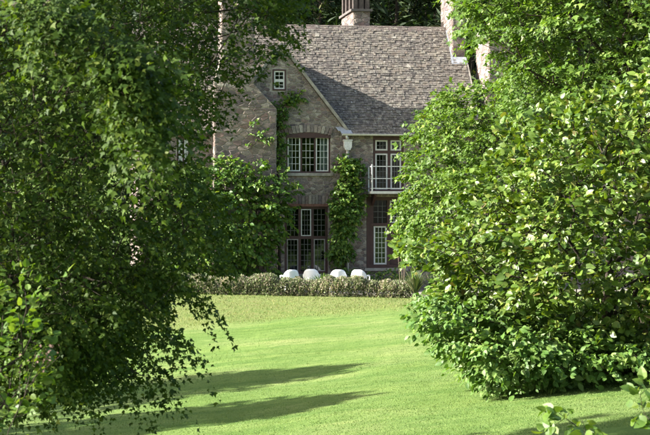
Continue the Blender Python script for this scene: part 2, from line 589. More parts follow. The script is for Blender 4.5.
def rubble_cells(u0, u1, z0, z1, sx, sz, planes, ops, rnd):
    """irregular stones filling a convex region minus rectangles: lists of polygons"""
    nu, nz_ = max(1, int((u1 - u0) / sx) + 3), max(1, int((z1 - z0) / sz) + 3)
    seeds = {}
    for j in range(nz_):
        for i in range(nu):
            seeds[(i, j)] = (u0 + (i - 1 + (.5 if j % 2 else 0) + rnd.uniform(-.5, .5)) * sx,
                             z0 + (j - 1 + .5 + rnd.uniform(-.48, .48)) * sz)
    k = sx / sz
    base = [(-1, 0, -u0), (1, 0, u1), (0, -1, -z0), (0, 1, z1)] + planes
    res = []
    for (i, j), (su, sv) in seeds.items():
        poly = [(su - sx * 1.6, sv - sz * 1.6), (su + sx * 1.6, sv - sz * 1.6), (su + sx * 1.6, sv + sz * 1.6), (su - sx * 1.6, sv + sz * 1.6)]
        for dj in (-2, -1, 0, 1, 2):
            for di in (-2, -1, 0, 1, 2):
                if (di or dj) and (i + di, j + dj) in seeds:
                    q = seeds[(i + di, j + dj)]
                    du, dv = q[0] - su, (q[1] - sv) * k
                    # bisector in stretched space
                    c = du * (su + q[0]) / 2 + dv * k * (sv + q[1]) / 2
                    l = math.hypot(du, dv * k)
                    poly = clip_poly(poly, du / l, dv * k / l, c / l - .006)
                    if len(poly) < 3: break
            if len(poly) < 3: break
        for a in base:
            if len(poly) < 3: break
            poly = clip_poly(poly, a[0], a[1], a[2] - .006)
        for (a0, a1, b0, b1) in ops:
            if len(poly) < 3: break
            cu = sum(p[0] for p in poly) / len(poly); cz = sum(p[1] for p in poly) / len(poly)
            d4 = [a0 - cu, cu - a1, b0 - cz, cz - b1]
            m = d4.index(max(d4))
            if max(d4) < 0:
                poly = []
                break
            poly = clip_poly(poly, *[(1, 0, a0), (-1, 0, -a1), (0, 1, b0), (0, -1, -b1)][m])
        if len(poly) < 3: continue
        area = abs(sum(poly[a][0] * poly[(a + 1) % len(poly)][1] - poly[(a + 1) % len(poly)][0] * poly[a][1] for a in range(len(poly)))) / 2
        if area < .0025: continue
        # drop slivers of edges
        pp = [poly[0]]
        for q in poly[1:]:
            if math.hypot(q[0] - pp[-1][0], q[1] - pp[-1][1]) > .025: pp.append(q)
        if len(pp) < 3: continue
        res.append(pp)
    return res


def stone_faces(poly, rnd, depth):
    """ring on the wall, bevelled ring and face; coordinates (a, h, b): h is how proud"""
    n = len(poly)
    cu = sum(p[0] for p in poly) / n; cz = sum(p[1] for p in poly) / n
    h = depth * rnd.uniform(.7, 1.5)
    tu, tz_ = rnd.uniform(-.05, .05), rnd.uniform(-.05, .05)
    vs = [(a, -.02, b) for a, b in poly]
    vs += [(a + (cu - a) * .05, h * .6, b + (cz - b) * .05) for a, b in poly]
    vs += [(a + (cu - a) * .20, h + (a - cu) * tu + (b - cz) * tz_, b + (cz - b) * .22) for a, b in poly]
    fs = []
    for r in (0, 1):
        for i in range(n):
            j = (i + 1) % n
            fs.append((r * n + i, r * n + j, (r + 1) * n + j, (r + 1) * n + i))
    fs.append(tuple(range(2 * n, 3 * n)))
    return vs, fs


def map_front(v0): return lambda a, h, b: (a, v0 - h, b)          # faces the lawn
def map_left(u0): return lambda a, h, b: (u0 - h, -a, b)          # faces -u, a = -v
def map_right(u0): return lambda a, h, b: (u0 + h, a, b)


def stones_into(parent, cells, mp, rnd, depth=.016, single=False):
    if single:
        area = lambda q: (max(p[0] for p in q) - min(p[0] for p in q)) * (max(p[1] for p in q) - min(p[1] for p in q))
        cells = sorted(cells, key=area, reverse=True)
        if len(cells) > 290:
            stones_into(parent, cells[290:], mp, rnd, depth)
            cells = cells[:290]
        for poly in cells:
            vs, fs = stone_faces(poly, rnd, depth)
            m = MB(); m.add([mp(*p) for p in vs], fs)
            m.build('stone', M['stone'], parent)
    else:
        m = MB()
        for poly in cells:
            vs, fs = stone_faces(poly, rnd, depth)
            m.add([mp(*p) for p in vs], fs)
        o = m.build('rubble_stones', M['stone'], parent)
        o['kind'] = 'stuff'


# ---------------- walls
OPEN = {}


def opening(name, px0, px1, py0, py1):
    a = uz(px0, py1); b = uz(px1, py0)
    OPEN[name] = (a[0], b[0], a[1], b[1])
    return OPEN[name]


opening('upper', 286, 330.5, 134.5, 173)
opening('lower', 284.5, 328, 206.5, 274)
opening('balcony', 373, 404, 134.5, 192)
opening('garden', 366.5, 405, 197, 268)
opening('left', 177, 190, 137, 166)
gw = uz(272.5, 90.5); gw2 = uz(286, 69.5)
GW = (gw[0], gw2[0], gw[1], gw2[1])
ops = list(OPEN.values())


def slab(m, u0, u1, z0, z1, ops, v0, v1):
    us = sorted({u0, u1, *[x for o in ops for x in o[:2]]}); zs = sorted({z0, z1, *[x for o in ops for x in o[2:]]})
    us = [u for u in us if u0 <= u <= u1]; zs = [z for z in zs if z0 <= z <= z1]
    solid = lambda i, j: 0 <= i < len(us) - 1 and 0 <= j < len(zs) - 1 and not any(
        o[0] < (us[i] + us[i + 1]) / 2 < o[1] and o[2] < (zs[j] + zs[j + 1]) / 2 < o[3] for o in ops)
    for i in range(len(us) - 1):
        for j in range(len(zs) - 1):
            if not solid(i, j): continue
            a, b, c, d = us[i], us[i + 1], zs[j], zs[j + 1]
            m.add([(a, v0, c), (b, v0, c), (b, v0, d), (a, v0, d), (a, v1, c), (b, v1, c), (b, v1, d), (a, v1, d)],
                  [(0, 1, 2, 3), (7, 6, 5, 4)])
            o = len(m.v) - 8
            if not solid(i - 1, j): m.f.append((o, o + 3, o + 7, o + 4))
            if not solid(i + 1, j): m.f.append((o + 1, o + 5, o + 6, o + 2))
            if not solid(i, j - 1): m.f.append((o, o + 4, o + 5, o + 1))
            if not solid(i, j + 1): m.f.append((o + 3, o + 2, o + 6, o + 7))


FOOT = -1.0                                   # footing below the terrace
rnd = random.Random(3)
m = MB()
slab(m, UL, UR - .06, FOOT, EZ - .02, ops, 0, WT)
front_wall = m.build('wall', M['mortar'], house)
front_wall['label'] = 'front wall of grey and purple rubble stone'
cells = rubble_cells(UL, UR - .06, 0, EZ - .02, .19, .108, [], ops + [(U(213), U(277), 0, EZ)], rnd)
stones_into(front_wall, cells, map_front(0), rnd)
# gable triangle, built round its small window
m = MB()
top = lambda u: EZ + (GHW - abs(u - GU)) * GT - .03
e0, e1 = GU - GHW + .03, GU + GHW - .03
m.prism([(e0, EZ - .018), (GW[0], EZ - .018), (GW[0], top(GW[0]))], 0, WT)
m.prism([(GW[1], EZ - .018), (e1, EZ - .018), (GW[1], top(GW[1]))], 0, WT)
m.prism([(GW[0], EZ - .018), (GW[1], EZ - .018), (GW[1], GW[2]), (GW[0], GW[2])], 0, WT)
m.prism([(GW[0], GW[3]), (GW[1], GW[3]), (GW[1], top(GW[1])), (GU, top(GU)), (GW[0], top(GW[0]))] if GW[0] < GU < GW[1] else
        [(GW[0], GW[3]), (GW[1], GW[3]), (GW[1], top(GW[1])), (GW[0], top(GW[0]))], 0, WT)
gable = m.build('gable_wall', M['mortar'], house)
gl = math.hypot(GT, 1)
pl = [(GT / gl, 1 / gl, (GT * (GU + GHW) + EZ) / gl - .03), (-GT / gl, 1 / gl, (-GT * (GU - GHW) + EZ) / gl - .03)]
cells = rubble_cells(GU - GHW, GU + GHW, EZ - .018, GAZ, .19, .108, pl, [(GW[0] - .05, GW[1] + .05, GW[2] - .05, GW[3] + .05)], rnd)
stones_into(gable, cells, map_front(0), rnd)
# side and rear walls
for u0, u1, nm in ((UL, UL + WT, 'l'), (UR - .06 - WT, UR - .06, 'r')):
    m = MB()
    v0, v1 = WT + .003, BACK - .003
    k = (EZ - .03)
    pts = [(v0, FOOT), (v1, FOOT), (v1, k), (RV, k + RV * TP - .12), (v0, k + v0 * TP - .10)]
    n = len(pts)
    m.add([(u0, a, b) for a, b in pts] + [(u1, a, b) for a, b in pts],
          [tuple(range(n - 1, -1, -1)), tuple(range(n, 2 * n))] + [(i, (i + 1) % n, (i + 1) % n + n, i + n) for i in range(n)])
    w = m.build('end_wall', M['mortar'], house)
    mp = map_left(u0) if nm == 'l' else map_right(u1)
    s = -1 if nm == 'l' else 1
    c = TP / math.hypot(TP, 1); c1 = 1 / math.hypot(TP, 1)
    lo, hi = (-(BACK), 0) if nm == 'l' else (0, BACK)
    pls = [(-s * c, c1, c1 * (k - .05)), (s * c, c1, c1 * (k + BACK * TP - .05))] if nm == 'r' else [(c, c1, c1 * (k - .05)), (-c, c1, c1 * (k + BACK * TP - .05))]
    cells = rubble_cells(lo, hi, 0, RZ, .34, .21, pls, [], rnd)
    stones_into(w, cells, mp, rnd)
m = MB(); m.box(UL, UR - .06, BACK, BACK + WT, FOOT, EZ - .05)
m.build('rear_wall', M['rubble'], house)
# dark rooms behind the windows
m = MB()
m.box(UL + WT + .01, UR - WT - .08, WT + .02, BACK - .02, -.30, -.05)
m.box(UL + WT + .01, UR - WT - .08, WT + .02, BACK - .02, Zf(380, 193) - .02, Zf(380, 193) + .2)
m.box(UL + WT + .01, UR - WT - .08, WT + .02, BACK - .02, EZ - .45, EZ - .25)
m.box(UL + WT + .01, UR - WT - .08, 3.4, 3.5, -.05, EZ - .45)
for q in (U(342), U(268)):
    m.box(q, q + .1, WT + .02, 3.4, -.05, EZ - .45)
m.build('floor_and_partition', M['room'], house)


# ---------------- roof
def add_slate(m, P, du, ds, nrm, w, l, th, lift):
    """a thin slate: P lower left corner, du along the course, ds up the slope"""
    a = P + nrm * (lift + th); b = P + du * w + nrm * (lift + th + random.uniform(-.003, .003))
    c = b + ds * l - nrm * lift; d = a + ds * l - nrm * lift
    a0 = a - nrm * th; b0 = b - nrm * th; c0 = c - nrm * th; d0 = d - nrm * th
    m.add([a, b, c, d, a0, b0, c0, d0], [(0, 1, 2, 3), (4, 5, 1, 0), (5, 6, 2, 1), (7, 4, 0, 3)])


def slate_slope(m, O, du, ds, nrm, length, span, exposure=.116):
    """span(s) -> list of (a, b) intervals along du at slope distance s"""
    n = int(length / exposure) + 1
    for r in range(n):
        s = r * exposure
        ex = exposure
        for (a, b) in span(min(length, s + exposure * .5)):
            x = a - random.uniform(0, .1)
            while x < b:
                w = random.uniform(.07, .19)
                x0, x1 = max(a, x), min(b, x + w)
                if x1 - x0 > .03:
                    l = min(ex * 1.7, length - s + .02)
                    add_slate(m, O + du * (x0 + .003) + ds * (s + random.uniform(-.022, .022)), du, ds, nrm, x1 - x0 - .006, l,
                              random.uniform(.012, .030), .022)
                x += w


SL = math.hypot(RV + .18, (RV + .18) * TP)
ov = .18                                            # eave overhang
m = MB()
dk = .05
prof = [(0.02, EZ + .02 * TP), (RV, RZ), (BACK + ov, EZ - ov * TP), (BACK + ov - .02, EZ - ov * TP - dk), (RV, RZ - dk * 2), (.04, EZ + .02 * TP - dk)]
vs = [(UL - .1, a, b) for a, b in prof] + [(UR, a, b) for a, b in prof]
n = len(prof)
m.add(vs, [(0, 1, 1 + n, n), (1, 2, 2 + n, 1 + n), (2, 3, 3 + n, 2 + n), (3, 4, 4 + n, 3 + n), (4, 5, 5 + n, 4 + n), (5, 0, n, 5 + n),
           (0, 5, 4, 1), (1, 4, 3, 2), (n, n + 1, n + 4, n + 5), (n + 1, n + 2, n + 3, n + 4)])
for (ua, ub) in ((UL - .1, GU - GHW + .02), (GU + GHW - .02, UR)):
    q = [(-ov, EZ - ov * TP), (.02, EZ + .02 * TP), (.04, EZ + .02 * TP - dk), (-ov + .02, EZ - ov * TP - dk)]
    m.add([(ua, a, b) for a, b in q] + [(ub, a, b) for a, b in q], [(0, 1, 5, 4), (1, 2, 6, 5), (2, 3, 7, 6), (3, 0, 4, 7), (0, 3, 2, 1), (4, 5, 6, 7)])
roof = m.build('roof', M['deck'], house)
roof['label'] = 'main roof of weathered grey slates with pale lichen'
m = MB()
cu_, su_ = math.cos(PIT), math.sin(PIT)


def main_span(s):
    z = EZ - ov * TP + s * su_
    w = (GAZ - z) / GT
    if z < EZ + .05: w = GHW - .05
    if w > .1:
        return [(UL - .1, GU - w + .12), (GU + w - .12, UR)]
    return [(UL - .1, UR)]


slate_slope(m, Vector((0, -ov, EZ - ov * TP)), Vector((1, 0, 0)), Vector((0, cu_, su_)), Vector((0, -su_, cu_)), SL, main_span)
slate_slope(m, Vector((0, BACK + ov, EZ - ov * TP)), Vector((1, 0, 0)), Vector((0, -cu_, su_)), Vector((0, su_, cu_)), SL, lambda s: [(UL - .1, UR)], .22)
so = m.build('roof_slates', M['slate'], roof); so['kind'] = 'stuff'
m = MB()
x = UL - .1
while x < UR - .05:
    w = min(random.uniform(.38, .46), UR - x)
    zz = RZ - .01 + random.uniform(0, .012)
    m.add([(x, RV - .16, zz - .13), (x, RV, zz + .05), (x, RV + .16, zz - .13), (x + w - .01, RV - .16, zz - .13), (x + w - .01, RV, zz + .05), (x + w - .01, RV + .16, zz - .13)],
          [(0, 3, 4, 1), (1, 4, 5, 2), (0, 1, 2), (3, 5, 4), (0, 2, 5, 3)])
    x += w
m.build('ridge_tiles', M['ridge'], roof)
# right verge
m = MB()
m.add([(UR - .02, -ov, EZ - ov * TP + .045), (UR + .09, -ov, EZ - ov * TP + .045), (UR + .09, RV, RZ + .045), (UR - .02, RV, RZ + .045),
       (UR - .02, -ov, EZ - ov * TP - .06), (UR + .09, -ov, EZ - ov * TP - .06), (UR + .09, RV, RZ - .06), (UR - .02, RV, RZ - .06)],
      [(0, 1, 2, 3), (4, 5, 1, 0), (5, 6, 2, 1), (7, 4, 0, 3)])
m.build('verge', M['coping'], roof)
# gable roof
GP = math.atan(GT)
gvi = (GAZ - EZ) / TP                               # ridge meets main roof here
m = MB()
for s in (-1, 1):
    e = GU + s * (GHW + .04); ez = EZ - .04 * GT
    a, b, c, d = (e, -.04, ez), (GU, -.04, GAZ), (GU, gvi + .3, GAZ), (e, .15, ez)
    q = [a, b, c, d] if s < 0 else [a, d, c, b]
    q2 = [(p[0], p[1], p[2] - .07) for p in q]
    m.add(q + q2, [(0, 3, 2, 1) if s < 0 else (0, 3, 2, 1), (4, 5, 6, 7), (0, 1, 5, 4), (1, 2, 6, 5), (2, 3, 7, 6), (3, 0, 4, 7)])
groof = m.build('gable_roof', M['deck'], house)
m = MB()
gl_len = math.hypot(GHW, GAZ - EZ)
for s in (-1, 1):
    def gspan(t, s=s):
        z = EZ + t * math.sin(GP)
        vv = max(.0, (z - EZ) / TP)
        return [(-.04, vv + .1)]
    slate_slope(m, Vector((GU + s * GHW, 0, EZ)), Vector((0, 1, 0)), Vector((-s * math.cos(GP), 0, math.sin(GP))), Vector((s * math.sin(GP), 0, math.cos(GP))), gl_len, gspan)
so = m.build('roof_slates', M['slate'], groof); so['kind'] = 'stuff'
# pale verge coping along the gable
for s in (-1, 1):
    m = MB()
    e = GU + s * (GHW + .10); ez = EZ - .10 * GT
    nx, nz = s * math.sin(GP), math.cos(GP)
    pts = []
    for (u_, z_) in ((e, ez), (GU, GAZ)):
        if u_ == GU:
            pts.append(((u_, z_ + .075 / math.cos(GP)), (u_, z_ - .02 / math.cos(GP))))
        else:
            pts.append(((u_ + nx * .075, z_ + nz * .075), (u_ - nx * .02, z_ - nz * .02)))
    (a1, a0), (b1, b0) = pts
    poly = [a0, a1, b1, b0] if s > 0 else [a0, b0, b1, a1]
    m.prism(poly, -.12, .16)
    m.build('verge_coping', M['coping'], groof)
# lead in the valley foot
cu2, su2 = math.cos(PIT), math.sin(PIT)
m = MB()
ve = GU + GHW
for (ua, ub, sa, sb, sk) in ((-.16, .16, .0, .30, -.10), (-.26, -.02, .12, .46, -.16), (.02, .24, .0, .16, -.05)):
    q0 = Vector((ve, -ov, EZ - ov * TP)) + Vector((0, -su2, cu2)) * (.055 + .006 * (ua + .3))
    dsl = Vector((0, cu2, su2))
    m.add([q0 + Vector((ua, 0, 0)) + dsl * sa, q0 + Vector((ub, 0, 0)) + dsl * sa, q0 + Vector((ub + sk, 0, 0)) + dsl * sb, q0 + Vector((ua + sk, 0, 0)) + dsl * sb], [(0, 1, 2, 3)])
m.build('lead_valley', M['lead'], roof)


# ---------------- chimneys
def chimney(name, u0, u1, v0, v1, z0, z1, ledges, label, mats='stone', cellsz=(.34, .2), single=False):
    m = MB()
    m.box(u0, u1, v0, v1, z0, z1)
    c = m.build(name, M['mortar'], house)
    if label: c['label'] = label
    rr = random.Random(int(u0 * 100))
    for cl, mp in ((rubble_cells(u0, u1, z0, z1, *cellsz, [], [], rr), map_front(v0)),
                   (rubble_cells(-v1, -v0, z0, z1, *cellsz, [], [], rr), map_left(u0)),
                   (rubble_cells(v0, v1, z0, z1, *cellsz, [], [], rr), map_right(u1))):
        stones_into(c, cl, mp, rr, .02, single)
    for (za, zb, out) in ledges:
        m = MB(); m.box(u0 - out, u1 + out, v0 - out, v1 + out, za, zb)
        m.build('ledge', M['coping'] if out < .09 else M['darkslab'], c)
    return c


# ridge chimney behind the main ridge (a plain stack, a slab ledge, an open brick head)
cv = RV + .5
cu0, cu1 = U(353.3, cv), U(369.5, cv)
zt = Zf(360, 11.5, cv)
ch = chimney('chimney', cu0, cu1, cv, cv + 2.6, RZ - .9, zt, [(zt, zt + .09, .10)], 'stone chimney with slab ledges behind the ridge', cellsz=(.26, .16))
m = MB()
h2 = .95
for i in range(3):
    a = cu0 + (cu1 - cu0 - .16) * i / 2
    for j in range(4):
        b = cv + (2.6 - .22) * j / 3
        if 0 < i < 2 and 0 < j < 3: continue
        m.box(a, a + .16, b, b + .22, zt + .092, zt + h2 - .002)
m.box(cu0 + .2, cu1 - .2, cv + .25, cv + 2.3, zt + .092, zt + h2 - .1)
m.build('brick_head', M['stackbrick'], ch)
m = MB(); m.box(cu0 - .12, cu1 + .12, cv - .12, cv + 2.72, zt + h2, zt + h2 + .12); m.build('ledge', M['darkslab'], ch)
# chimney rising through the front slope near the right verge
cv = 2.35
cu0, cu1 = U(452.5, cv), U(463.5, cv)
zb = EZ + cv * TP
ch = chimney('chimney', cu0, cu1 + .05, cv, cv + 1.9, zb - .25, RZ + 2.6, [(RZ + 2.3, RZ + 2.42, .07)], 'pale stone chimney at the right end of the main ridge', cellsz=(.26, .16))
m = MB()
nn = Vector((0, -su_, cu_)); dd = Vector((0, cu_, su_))
P = Vector((cu0 - .09, cv - .24, EZ + (cv - .24) * TP)) + nn * .045
m.add([P, P + Vector((cu1 - cu0 + .18, 0, 0)), P + Vector((cu1 - cu0 + .18, 0, 0)) + dd * .36, P + dd * .36], [(0, 1, 2, 3)])
P = Vector((cu0 - .07, cv - .2, EZ + (cv - .2) * TP)) + nn * .05
m.add([P, P + Vector((.07, 0, 0)), P + Vector((.07, 0, 0)) + dd * 1.7, P + dd * 1.7], [(0, 1, 2, 3)])
m.build('lead_flashing', M['lead'], ch)
# low wing beyond the right end, with its own chimney
w0, w1 = UR + .0, UR + 7
wv0, wv1 = 1.6, 7.2
wez = EZ - 1.0
m = MB(); m.box(w0, w1, wv0, wv1, FOOT, wez); wing = m.build('wing_wall', M['mortar'], house)
stones_into(wing, rubble_cells(w0, w1, 0, wez, .34, .21, [], [], rnd), map_front(wv0), rnd)
wr = wez + (wv1 - wv0) / 2 * 1.05
m = MB()
mid = (wv0 + wv1) / 2
m.add([(w0 + .1, wv0 - .2, wez - .2), (w1, wv0 - .2, wez - .2), (w1, mid, wr), (w0 + .1, mid, wr), (w0 + .1, wv1 + .2, wez - .2), (w1, wv1 + .2, wez - .2)],
      [(0, 1, 2, 3), (3, 2, 5, 4), (0, 3, 4), (1, 5, 2), (0, 4, 5, 1)])
wroof = m.build('wing_roof', M['deck'], house)
m = MB()
ang = math.atan(1.05)
slate_slope(m, Vector((0, wv0 - .2, wez - .2)), Vector((1, 0, 0)), Vector((0, math.cos(ang), math.sin(ang))), Vector((0, -math.sin(ang), math.cos(ang))),
            math.hypot(mid - wv0 + .2, wr - wez + .2), lambda s: [(w0 + .1, w1)], .2)
so = m.build('roof_slates', M['slate'], wroof); so['kind'] = 'stuff'
cv = .45
cu0 = U(489, cv)
chimney('chimney', cu0, cu0 + 1.0, cv, cv + 1.9, FOOT, Zf(480, 30, cv), [(Zf(480, 34, cv), Zf(480, 30, cv) + .05, .07)], 'pale stone chimney against the low wing', cellsz=(.3, .18))

# big chimney breast on the front left of the gable
BV = -.45
b0, b1 = U(214.5, BV), U(276, BV)
s0, s1 = U(221.5, BV), U(254, BV)
zs0 = Zf(245, 108, BV); zs1 = Zf(245, 84, BV); ztop = Zf(240, -42, BV)
m = MB()
m.prism([(b0, FOOT), (b1, FOOT), (b1, zs0), (s1, zs1), (s1, ztop), (s0, ztop), (s0, zs1 + .9), (b0, zs0 + .9)], BV, -.03)
m.box(s0 + .001, s1 - .001, -.03, .55, EZ - .5, ztop)
breast = m.build('chimney_breast', M['mortar'], house)
breast['label'] = 'tall projecting chimney breast of large rubble stones'
rr = random.Random(5)
cells = rubble_cells(b0, b1, 0, zs0, .27, .155, [], [], rr)
l1 = math.hypot(zs1 - zs0, b1 - s1)
l2 = math.hypot(zs1 - zs0, s0 - b0)
cells += rubble_cells(b0, b1, zs0 + .004, zs1, .27, .155, [((zs1 - zs0) / l1, (b1 - s1) / l1, ((zs1 - zs0) * b1 + (b1 - s1) * zs0) / l1)], [], rr)
cells += rubble_cells(s0, s1, zs1 + .004, ztop, .27, .155, [], [], rr)
stones_into(breast, cells, map_front(BV), rr, .02, True)
stones_into(breast, rubble_cells(.03, -BV, 0, zs0 + .9, .34, .24, [], [], rr), map_left(b0), rr, .02)
stones_into(breast, rubble_cells(-.55, -BV, zs1 + .9, ztop, .34, .24, [], [], rr), map_left(s0), rr, .02)
stones_into(breast, rubble_cells(BV, -.03, 0, zs0, .34, .24, [], [], rr), map_right(b1), rr, .02)
stones_into(breast, rubble_cells(BV, .55, zs1, ztop, .34, .24, [], [], rr), map_right(s1), rr, .02)
m = MB(); m.box(s0 - .07, s1 + .07, BV - .07, .62, ztop, ztop + .12); m.build('ledge', M['coping'], breast)


# ---------------- windows
def frame_rect(m, a, b, c, d, w, v0, v1):
    """a ring of bars inside (a..b, c..d)"""
    m.box(a, b, v0, v1, c, c + w)
    m.box(a, b, v0, v1, d - w, d)
    m.box(a, a + w, v0, v1, c + w, d - w)
    m.box(b - w, b, v0, v1, c + w, d - w)


def light(win, a, b, c, d, v, sash, cols, rows, bar, sw=.045):
    """one glazed light: sash ring, glazing bars and glass, parts of the window"""
    if sash:
        m = MB(); frame_rect(m, a, b, c, d, sw, v - .035, v + .015)
        m.build('casement', M[sash], win)
        a, b, c, d = a + sw, b - sw, c + sw, d - sw
    m = MB()
    t = .0075
    for i in range(1, cols):
        x = a + (b - a) * i / cols
        m.box(x - t, x + t, v - .022, v, c, d)
    for j in range(1, rows):
        z = c + (d - c) * j / rows
        m.box(a, b, v - .018, v - .004, z - t, z + t)
    if cols > 1 or rows > 1:
        m.build('glazing_bars', M[bar], win)
    m = MB(); m.box(a, b, v + .003, v + .008, c, d)
    m.build('pane', M['glass'], win)


def split(o, n, axis=0):
    return [o[0] + (o[1] - o[0]) * i / n for i in range(n + 1)]


def curtain(win, a, b, c, d, v, amp=.03, sway=0.0):
    m = MB()
    n = 14
    for i in range(n):
        x0, x1 = a + (b - a) * i / n, a + (b - a) * (i + 1) / n
        y0 = v + amp * math.sin(i * 1.9); y1 = v + amp * math.sin((i + 1) * 1.9)
        m.add([(x0, y0, c), (x1, y1, c), (x1 + sway, y1, d), (x0 + sway, y0, d)], [(0, 1, 2, 3)])
    m.build('curtain', M['curtain'], win)


FV = .10
# upper three-light window with a segmental head
o = OPEN['upper']
m = MB()
frame_rect(m, o[0] + .002, o[1] - .002, o[2] + .002, o[3] - .002, .06, FV - .05, FV + .07)
# arched head board
n = 10
arc = [(o[0] + (o[1] - o[0]) * i / n, o[3] - .06 + .12 * (1 - ((i / n - .5) * 2) ** 2)) for i in range(n + 1)]
m.prism([(o[0], o[3] - .13), (o[1], o[3] - .13)] + arc[::-1], -.03, FV - .052)
third = (o[1] - o[0] - .12) / 3
for i in (1, 2):
    x = o[0] + .06 + third * i
    m.box(x - .03, x + .03, FV - .05, FV + .07, o[2] + .06, o[3] - .06)
win = m.build('window', M['maroon'], house); win['label'] = 'three light casement window with arched maroon head'
for i, sash in enumerate(('white', None, 'white')):
    a = o[0] + .06 + third * i + (.03 if i else 0); b = o[0] + .06 + third * (i + 1) - (.03 if i < 2 else 0)
    light(win, a + .004, b - .004, o[2] + .064, o[3] - .10, FV - .01, sash, 3, 5, 'white' if sash else 'greywhite', .04)
curtain(win, o[1] - .40, o[1] - .10, o[2] + .05, o[3] - .1, .19, .03, .05)
curtain(win, o[0] + .08, o[0] + .22, o[2] + .05, o[3] - .1, .19, .03, -.02)
m = MB(); m.box(o[0] - .08, o[1] + .08, -.09, FV - .06, o[2] - .10, o[2] + .002); m.build('sill', M['coping'], win)
m = MB()
for i in range(13):
    a = (i - 6) * .125
    cx_ = (o[0] + o[1]) / 2 + a * 1.0; lean = a * .10
    zz = o[3] - .045 + .12 * (1 - (a / .80) ** 2)
    m.prism([(cx_ - .055, zz), (cx_ + .055, zz), (cx_ + .06 + lean, zz + .26), (cx_ - .06 + lean, zz + .26)], -.05, -.01)
vo = m.build('arch_stones', M['stone'], win); vo['kind'] = 'stuff'

# lower leaded window
o = OPEN['lower']
m = MB()
frame_rect(m, o[0] + .002, o[1] - .002, o[2] + .002, o[3] - .002, .09, FV - .05, FV + .07)
tr = Zf(305, 237.5)
third = (o[1] - o[0] - .18) / 3
m.box(o[0] + .09, o[1] - .09, FV - .051, FV + .071, tr - .05, tr + .05)
for i in (1, 2):
    x = o[0] + .09 + third * i
    m.box(x - .045, x + .045, FV - .052, FV + .072, o[2] + .09, o[3] - .09)
win = m.build('window', M['maroon'], house); win['label'] = 'dark six light leaded window on the ground floor'
for j, (c, d) in enumerate(((o[2] + .095, tr - .055), (tr + .055, o[3] - .095))):
    for i in range(3):
        a = o[0] + .09 + third * i + (.05 if i else .005); b = o[0] + .09 + third * (i + 1) - (.05 if i < 2 else .005)
        sash = 'white' if (j == 1 and i == 1) else ('dimwhite' if (j == 0 and i != 1) else None)
        light(win, a, b, c, d, FV - .01, sash, 3, 6 if j == 0 else 5, 'leadbar', .032)
m = MB(); m.box(o[0] - .05, o[1] + .05, -.05, FV - .06, o[3] - .002, o[3] + .09)
m.build('lintel', M['brick'], win)
m = MB()
for i in range(13):
    a = o[0] + .02 + i * (o[1] - o[0]) / 13
    m.box(a, a + .10, -.045, -.005, o[3] + .095, o[3] + .38 + random.uniform(-.02, .03))
vo = m.build('arch_stones', M['stone'], win); vo['kind'] = 'stuff'
m = MB(); m.box(o[0] - .06, o[1] + .06, -.08, FV - .06, o[2] - .09, o[2] + .002); m.build('sill', M['coping'], win)

# balcony door
o = OPEN['balcony']
m = MB()
frame_rect(m, o[0] + .002, o[1] - .002, o[2] + .002, o[3] - .002, .09, FV - .05, FV + .07)
m.box(o[0], o[1], -.02, FV - .052, o[3] - .2, o[3] - .003)
tr = Zf(385, 152)
m.box(o[0] + .09, o[1] - .09, FV - .051, FV + .071, tr - .05, tr + .05)
xm = U(389.3)
m.box(xm - .05, xm + .05, FV - .052, FV + .072, o[2] + .09, o[3] - .09)
win = m.build('balcony_door', M['maroon'], house)
for (a, b) in ((o[0] + .095, xm - .055), (xm + .055, o[1] - .095)):
    light(win, a, b, tr + .055, o[3] - .205, FV - .01, 'greywhite', 3, 2, 'leadbar', .05)
    light(win, a, b, o[2] + .095, tr - .055, FV - .01, 'greywhite', 3, 6, 'leadbar', .05)
# garden door
o = OPEN['garden']
m = MB()
frame_rect(m, o[0] + .002, o[1] - .002, o[2] + .002, o[3] - .002, .12, FV - .12, FV + .07)
tr = Zf(385, 224.5)
m.box(o[0] + .12, o[1] - .12, FV - .10, FV + .071, tr - .05, tr + .05)
xm = U(388.5)
m.box(xm - .05, xm + .05, FV - .09, FV + .072, o[2] + .12, o[3] - .12)
m.box(o[0] + .12, U(373.6), FV - .07, FV + .06, o[2] + .12, o[3] - .12)
win = m.build('garden_window', M['maroon'], house); win['label'] = 'maroon timber garden window below the balcony'
x0 = U(374)
light(win, x0, xm - .055, tr + .055, o[3] - .125, FV - .01, None, 3, 4, 'leadbar', .04)
light(win, xm + .055, o[1] - .125, tr + .055, o[3] - .125, FV - .01, 'white', 3, 4, 'white', .05)
light(win, x0, xm - .055, o[2] + .125, tr - .055, FV - .01, 'white', 3, 7, 'white', .055)
m = MB(); m.box(xm + .055, o[1] - .125, FV - .03, FV + .04, o[2] + .125, tr - .055)
m.build('timber_panel', M['maroon'], win)
m = MB(); m.box(o[0] - .08, o[1] + .08, -.10, FV - .13, o[2] - .10, o[2] + .002); m.build('sill', M['coping'], win)
# left window, mostly behind leaves
o = OPEN['left']
m = MB(); frame_rect(m, o[0] + .002, o[1] - .002, o[2] + .002, o[3] - .002, .06, FV - .05, FV + .07)
xm = (o[0] + o[1]) / 2; m.box(xm - .03, xm + .03, FV - .05, FV + .07, o[2] + .06, o[3] - .06)
win = m.build('window', M['maroon'], house)
for (a, b) in ((o[0] + .064, xm - .034), (xm + .034, o[1] - .064)):
    light(win, a, b, o[2] + .064, o[3] - .064, FV - .01, 'white', 3, 4, 'white', .04)
